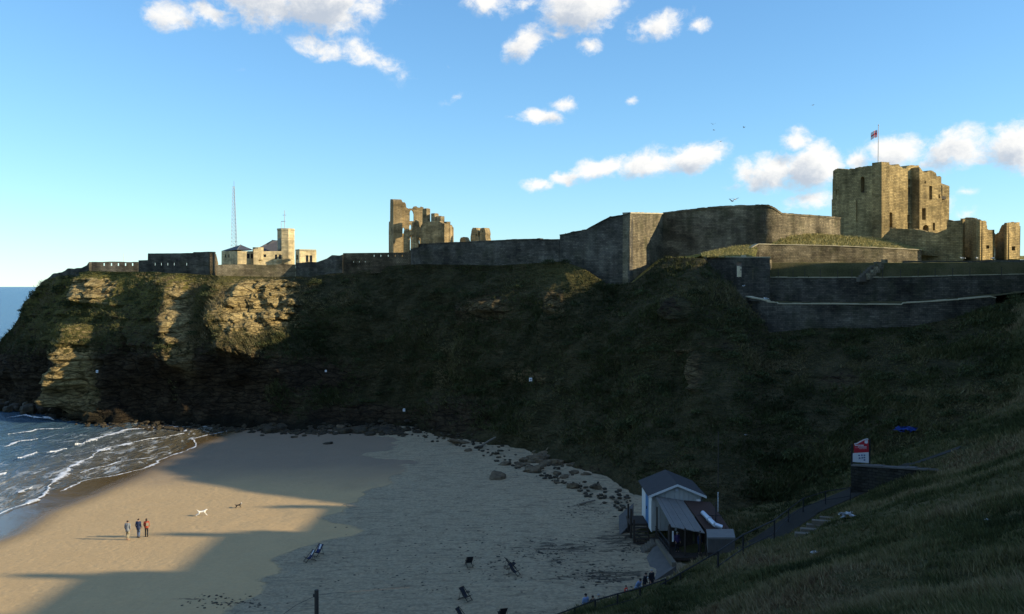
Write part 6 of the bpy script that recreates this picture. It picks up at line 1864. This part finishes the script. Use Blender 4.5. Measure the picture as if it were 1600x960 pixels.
gull(P(1197, 470, 120.6), 1.2, 'white gull standing on the stepped end of the lower terrace wall', scale=1.3)
gull(P(1162, 449.5, 126.5), -1, 'white gull resting in the dark hollow below the grey door', scale=1.1)
for i, (x, lb) in enumerate(((1504, 'white gull on the low parapet below the dark barbican wall'), (1526.5, 'white gull on the low parapet below the nearer square tower'), (1551, 'white gull on the low parapet between the two square towers'))):
    gull(P(x, 407.2, float(np.interp(x, [1500, 1600], [134.3, 129.4]))), 1.4 + i, lb, scale=1.5)
gull(P(1144, 315.5, 120), .5, 'lower of two gulls flying above the bastion', fly=1.0, scale=1.2)
gull(P(1149, 312.5, 121), -.6, 'upper of two gulls flying above the bastion', fly=.6, scale=1.1)
for i, (x, y) in enumerate(((1114, 195), (1115.5, 204), (1126, 222), (1162.5, 200), (1270, 165))):
    gull(P(x, y, 260), i * 1.3, 'tiny distant gull circling high in the sky left of the keep', fly=(.9, .2, .6, 1, .4)[i], scale=1.25, group='distant gulls circling', dark=True)

# ------------------------------------------------------------------ notices, litter, driftwood
for (x, y, w_, lb) in ((829, 592, .45, 'small white notice fixed to the rock halfway down the headland'), (631, 641, .40, 'small white notice low on the headland above the sand'),
                      (155, 580, .40, 'small white notice on the dark rock near the seaward tip'), (510, 579, .32, 'faint small notice on the dark rock left of the headland middle')):
    p = hit_cliff(x, y) + Vector((0, -.6, 0))
    root = empty('notice', p, lb, 'notice')
    mb = MB(); mb.box((p.x, p.y, p.z), (w_, .05, w_ * 1.15)); mb.build('board', M_signw, root)
    mb = MB(); mb.box((p.x, p.y - .028, p.z + .02), (w_ * .6, .01, w_ * .25)); mb.build('print', M_ink, root)
    mb = MB(); mb.tube((p.x, p.y + .06, p.z - 1.4), (p.x, p.y + .06, p.z + .1), .04, n=5); mb.build('post', M_rust, root)
def crumple(name, p, s, m_, label, cat, seed):
    r = np.random.default_rng(seed)
    n = 9
    gx, gy = np.meshgrid(np.linspace(-1, 1, n), np.linspace(-1, 1, n))
    z = .35 * fbm(gx * 2.2 + seed, gy * 2.2, o=3, seed=seed) + .25 * (1 - gx ** 2) * (1 - gy ** 2)
    V = np.stack([(gx + .2 * r.normal(size=gx.shape)) * s[0] / 2, (gy + .2 * r.normal(size=gx.shape)) * s[1] / 2, z * s[2] + s[2] * .4], 2).reshape(-1, 3)
    o = mesh_np(name, V, grid_faces(n, n), m_, None, False)
    o.location = p
    return tag(o, label, cat)
crumple('blue_sheet', hit_cliff(1412, 680) + Vector((0, -.4, .3)), (1.7, 1.2, .9), M_tarp, 'crumpled bright blue plastic sheet on the hillside', 'plastic sheet', 3)
for i, (x, y, s, lb) in enumerate(((1302, 724, .40, 'white plastic bag on the hillside left of the sign'), (1322, 812, .7, 'flat pale scrap lying by the worn steps'), (1272, 868, .32, 'pale scrap of litter low on the grass slope'),
                                  (1540, 816, .12, 'small white scrap on the grass slope at far right'), (1165, 681, .25, 'tiny pale scrap on the hillside above the hut'))):
    p = hit_cliff(x, y) if i in (0, 4) else hit_ground(x, y)
    crumple('litter', p + Vector((0, -.1, .08)), (s, s, s * .6), M_litter, lb, 'litter', 20 + i)
def log(p0, p1, r_, label):
    mb = MB(); p0, p1 = Vector(p0), Vector(p1)
    mb.tube(p0, (p0 + p1) / 2 + Vector((0, 0, .03)), r_, r_ * .9, n=8); mb.tube((p0 + p1) / 2 + Vector((0, 0, .03)), p1, r_ * .9, r_ * .7, n=8)
    o = mb.build('driftwood_log', M_drift, None); return tag(o, label, 'log')
a, b = hit_ground(750, 700), hit_cliff(775, 680)
log(a + Vector((0, 0, .15)), (b.x, a.y + 2.0, a.z + 1.1), .16, 'pale driftwood log leaning on the rocks at the headland foot')
a, b = hit_ground(905, 790), hit_ground(930, 786)
log(a + Vector((0, 0, .1)), b + Vector((0, 0, .25)), .11, 'dark driftwood log among the rocks left of the hut')

# ------------------------------------------------------------------ boulders and rubble
def rock_mesh(seed, nu=10, nv=7):
    mb = MB(); mb.ball((0, 0, 0), 1.0, nu, nv)
    V = np.array(mb.v)
    V = V * (1 + .34 * fbm(V[:, 0] * 1.3 + seed, V[:, 1] * 1.3, V[:, 2] * 1.3, o=3, seed=seed))[:, None]
    V = np.clip(V, -.82, .82 + .1 * (seed % 3))
    me = bpy.data.meshes.new('boulder')
    me.from_pydata(V.tolist(), [], mb.f)
    me.materials.append(None)
    return me, V, mb.f
ROCKS = [rock_mesh(s) for s in range(1, 8)]
rr = random.Random(11)
def boulder(p, sx_, sy_, sz_, m_, label, group):
    me = rr.choice(ROCKS)[0]
    o = bpy.data.objects.new('boulder', me); COL.objects.link(o)
    o.material_slots[0].link = 'OBJECT'; o.material_slots[0].material = m_
    o.location = (p.x, p.y, p.z + sz_ * .35); o.scale = (sx_, sy_, sz_)
    o.rotation_euler = (rr.uniform(-.25, .25), rr.uniform(-.25, .25), rr.uniform(0, 6.28))
    return tag(o, label, 'boulder', group)
for (cx, cy, rx, ry, n, s0_, s1_, fl_, m_, lb, gr) in [
        (45, 638, 62, 9, 34, .7, 1.6, .8, M_wetrock, 'wet dark boulder heaped where the waves break at the seaward tip', 'wet boulders at the seaward tip'),
        (110, 640, 26, 9, 12, .5, 1.2, .8, M_rock, 'brown boulder piled under the sunlit rib at the seaward tip', 'boulders under the sunlit rib'),
        (838, 724, 34, 17, 30, .5, 1.3, .5, M_rock, 'flat brown boulder in the rockfall spilling onto the sand', 'rockfall boulders on the sand'),
        (905, 752, 40, 22, 14, .3, .9, .5, M_rock, 'dark boulder at the grassy foot of the hillside left of the hut', 'boulders left of the hut'),
        (600, 674, 75, 6, 26, .5, 1.3, .5, M_wetrock, 'low dark boulder along the headland foot at the top of the sand', 'boulders along the top of the sand'),
        (450, 668, 60, 7, 20, .6, 1.6, .4, M_wetrock, 'seaweed dark boulder in the shelf at the corner of the beach', 'boulders in the beach corner')]:
    for k in range(n):
        x, y = cx + rr.gauss(0, .55) * rx, cy + rr.gauss(0, .5) * ry
        s = rr.uniform(s0_, s1_) * (.7 if rr.random() < .5 else 1)
        gp = hit_ground(x, y) if cx > 500 else G(x, y, .4)
        boulder(gp, s * rr.uniform(.8, 1.5), s, s * fl_, m_, lb, gr)
boulder(hit_ground(718, 693), 2.0, .9, .38, M_rock, 'long flat slab of rock alone on the sand by the headland', None)
boulder(hit_ground(732, 705), .7, .5, .25, M_rock, 'small flat rock on the sand below the long slab', None)
boulder(hit_ground(512, 694), .9, .5, .22, M_wetrock, 'flat weed covered rock alone on the damp sand', None)
boulder(hit_ground(460, 684), .7, .4, .2, M_wetrock, 'smaller weed covered rock on the damp sand near the headland', None)
boulder(hit_ground(532, 671), 1.6, .8, .5, M_rock, 'pale flat topped rock at the top of the damp sand', None)
def rubble(name, pts, size, m_, label, seed, flat=.55):
    r = np.random.default_rng(seed)
    Vs, Fs, nb = [], [], 0
    base = [rock_mesh(50 + s, 6, 4) for s in range(4)]
    quads = []
    for p, s in zip(pts, size):
        _, V, F = base[r.integers(0, 4)]
        a = r.uniform(0, 6.28); c_, s_ = math.cos(a), math.sin(a)
        W_ = V * [s * r.uniform(.8, 1.5), s, s * flat]
        W_ = np.stack([W_[:, 0] * c_ - W_[:, 1] * s_, W_[:, 0] * s_ + W_[:, 1] * c_, W_[:, 2]], 1) + p
        Vs.append(W_); Fs += [tuple(i + nb for i in f) for f in F]; nb += len(V)
    me = bpy.data.meshes.new(name); me.from_pydata(np.concatenate(Vs).tolist(), [], Fs); me.update()
    o = link(name, me, m_); return tag(o, label, kind='stuff')
r = np.random.default_rng(12)
n = 1500
x = r.uniform(-60, 985, n); fy = np.interp(x, [s[0] for s in SEC[3:27]], [s[1] for s in SEC[3:27]])
y = fy - r.exponential(6, n) + r.normal(2, 3, n)
pts = np.array([tuple(G(a, b, .35 + 1.1 * max(0, min(1, (a - 450) / 350)))) for a, b in zip(x, y)]); pts[:, 2] = np.maximum(ground(pts[:, 0], pts[:, 1]), 0) + .1 + .9 * r.uniform(0, 1, n) * sstep(0, 12, fy - y)
keep_ = (x < 640) | (r.uniform(0, 1, n) < .4)
sz_ = r.uniform(.15, .55, n) * np.where(x > 640, .6, 1)
rubble('rubble', pts[keep_], sz_[keep_], M_wetrock, 'small dark rubble strewn along the foot of the headland', 5)
# wrack and pebbles on the sand
n = 900
cl = np.array([(870, 865, 60, 26), (940, 900, 60, 16), (985, 850, 30, 20), (920, 800, 40, 20), (780, 880, 60, 40), (350, 932, 70, 10), (700, 840, 160, 60), (620, 900, 160, 40)])
k = r.choice(len(cl), n, p=[.2, .2, .16, .12, .1, .08, .07, .07])
x = cl[k, 0] + r.normal(0, .5, n) * cl[k, 2]; y = cl[k, 1] + r.normal(0, .5, n) * cl[k, 3]
pts = np.array([tuple(G(a, b, 1.2)) for a, b in zip(x, y)]); pts[:, 2] = ground(pts[:, 0], pts[:, 1]) + .01
rubble('seaweed', pts, r.uniform(.03, .12, n) * np.where(r.uniform(0, 1, n) < .08, 2.0, 1), M_wetrock, 'dark dried seaweed and pebbles scattered over the sand', 6, .3)
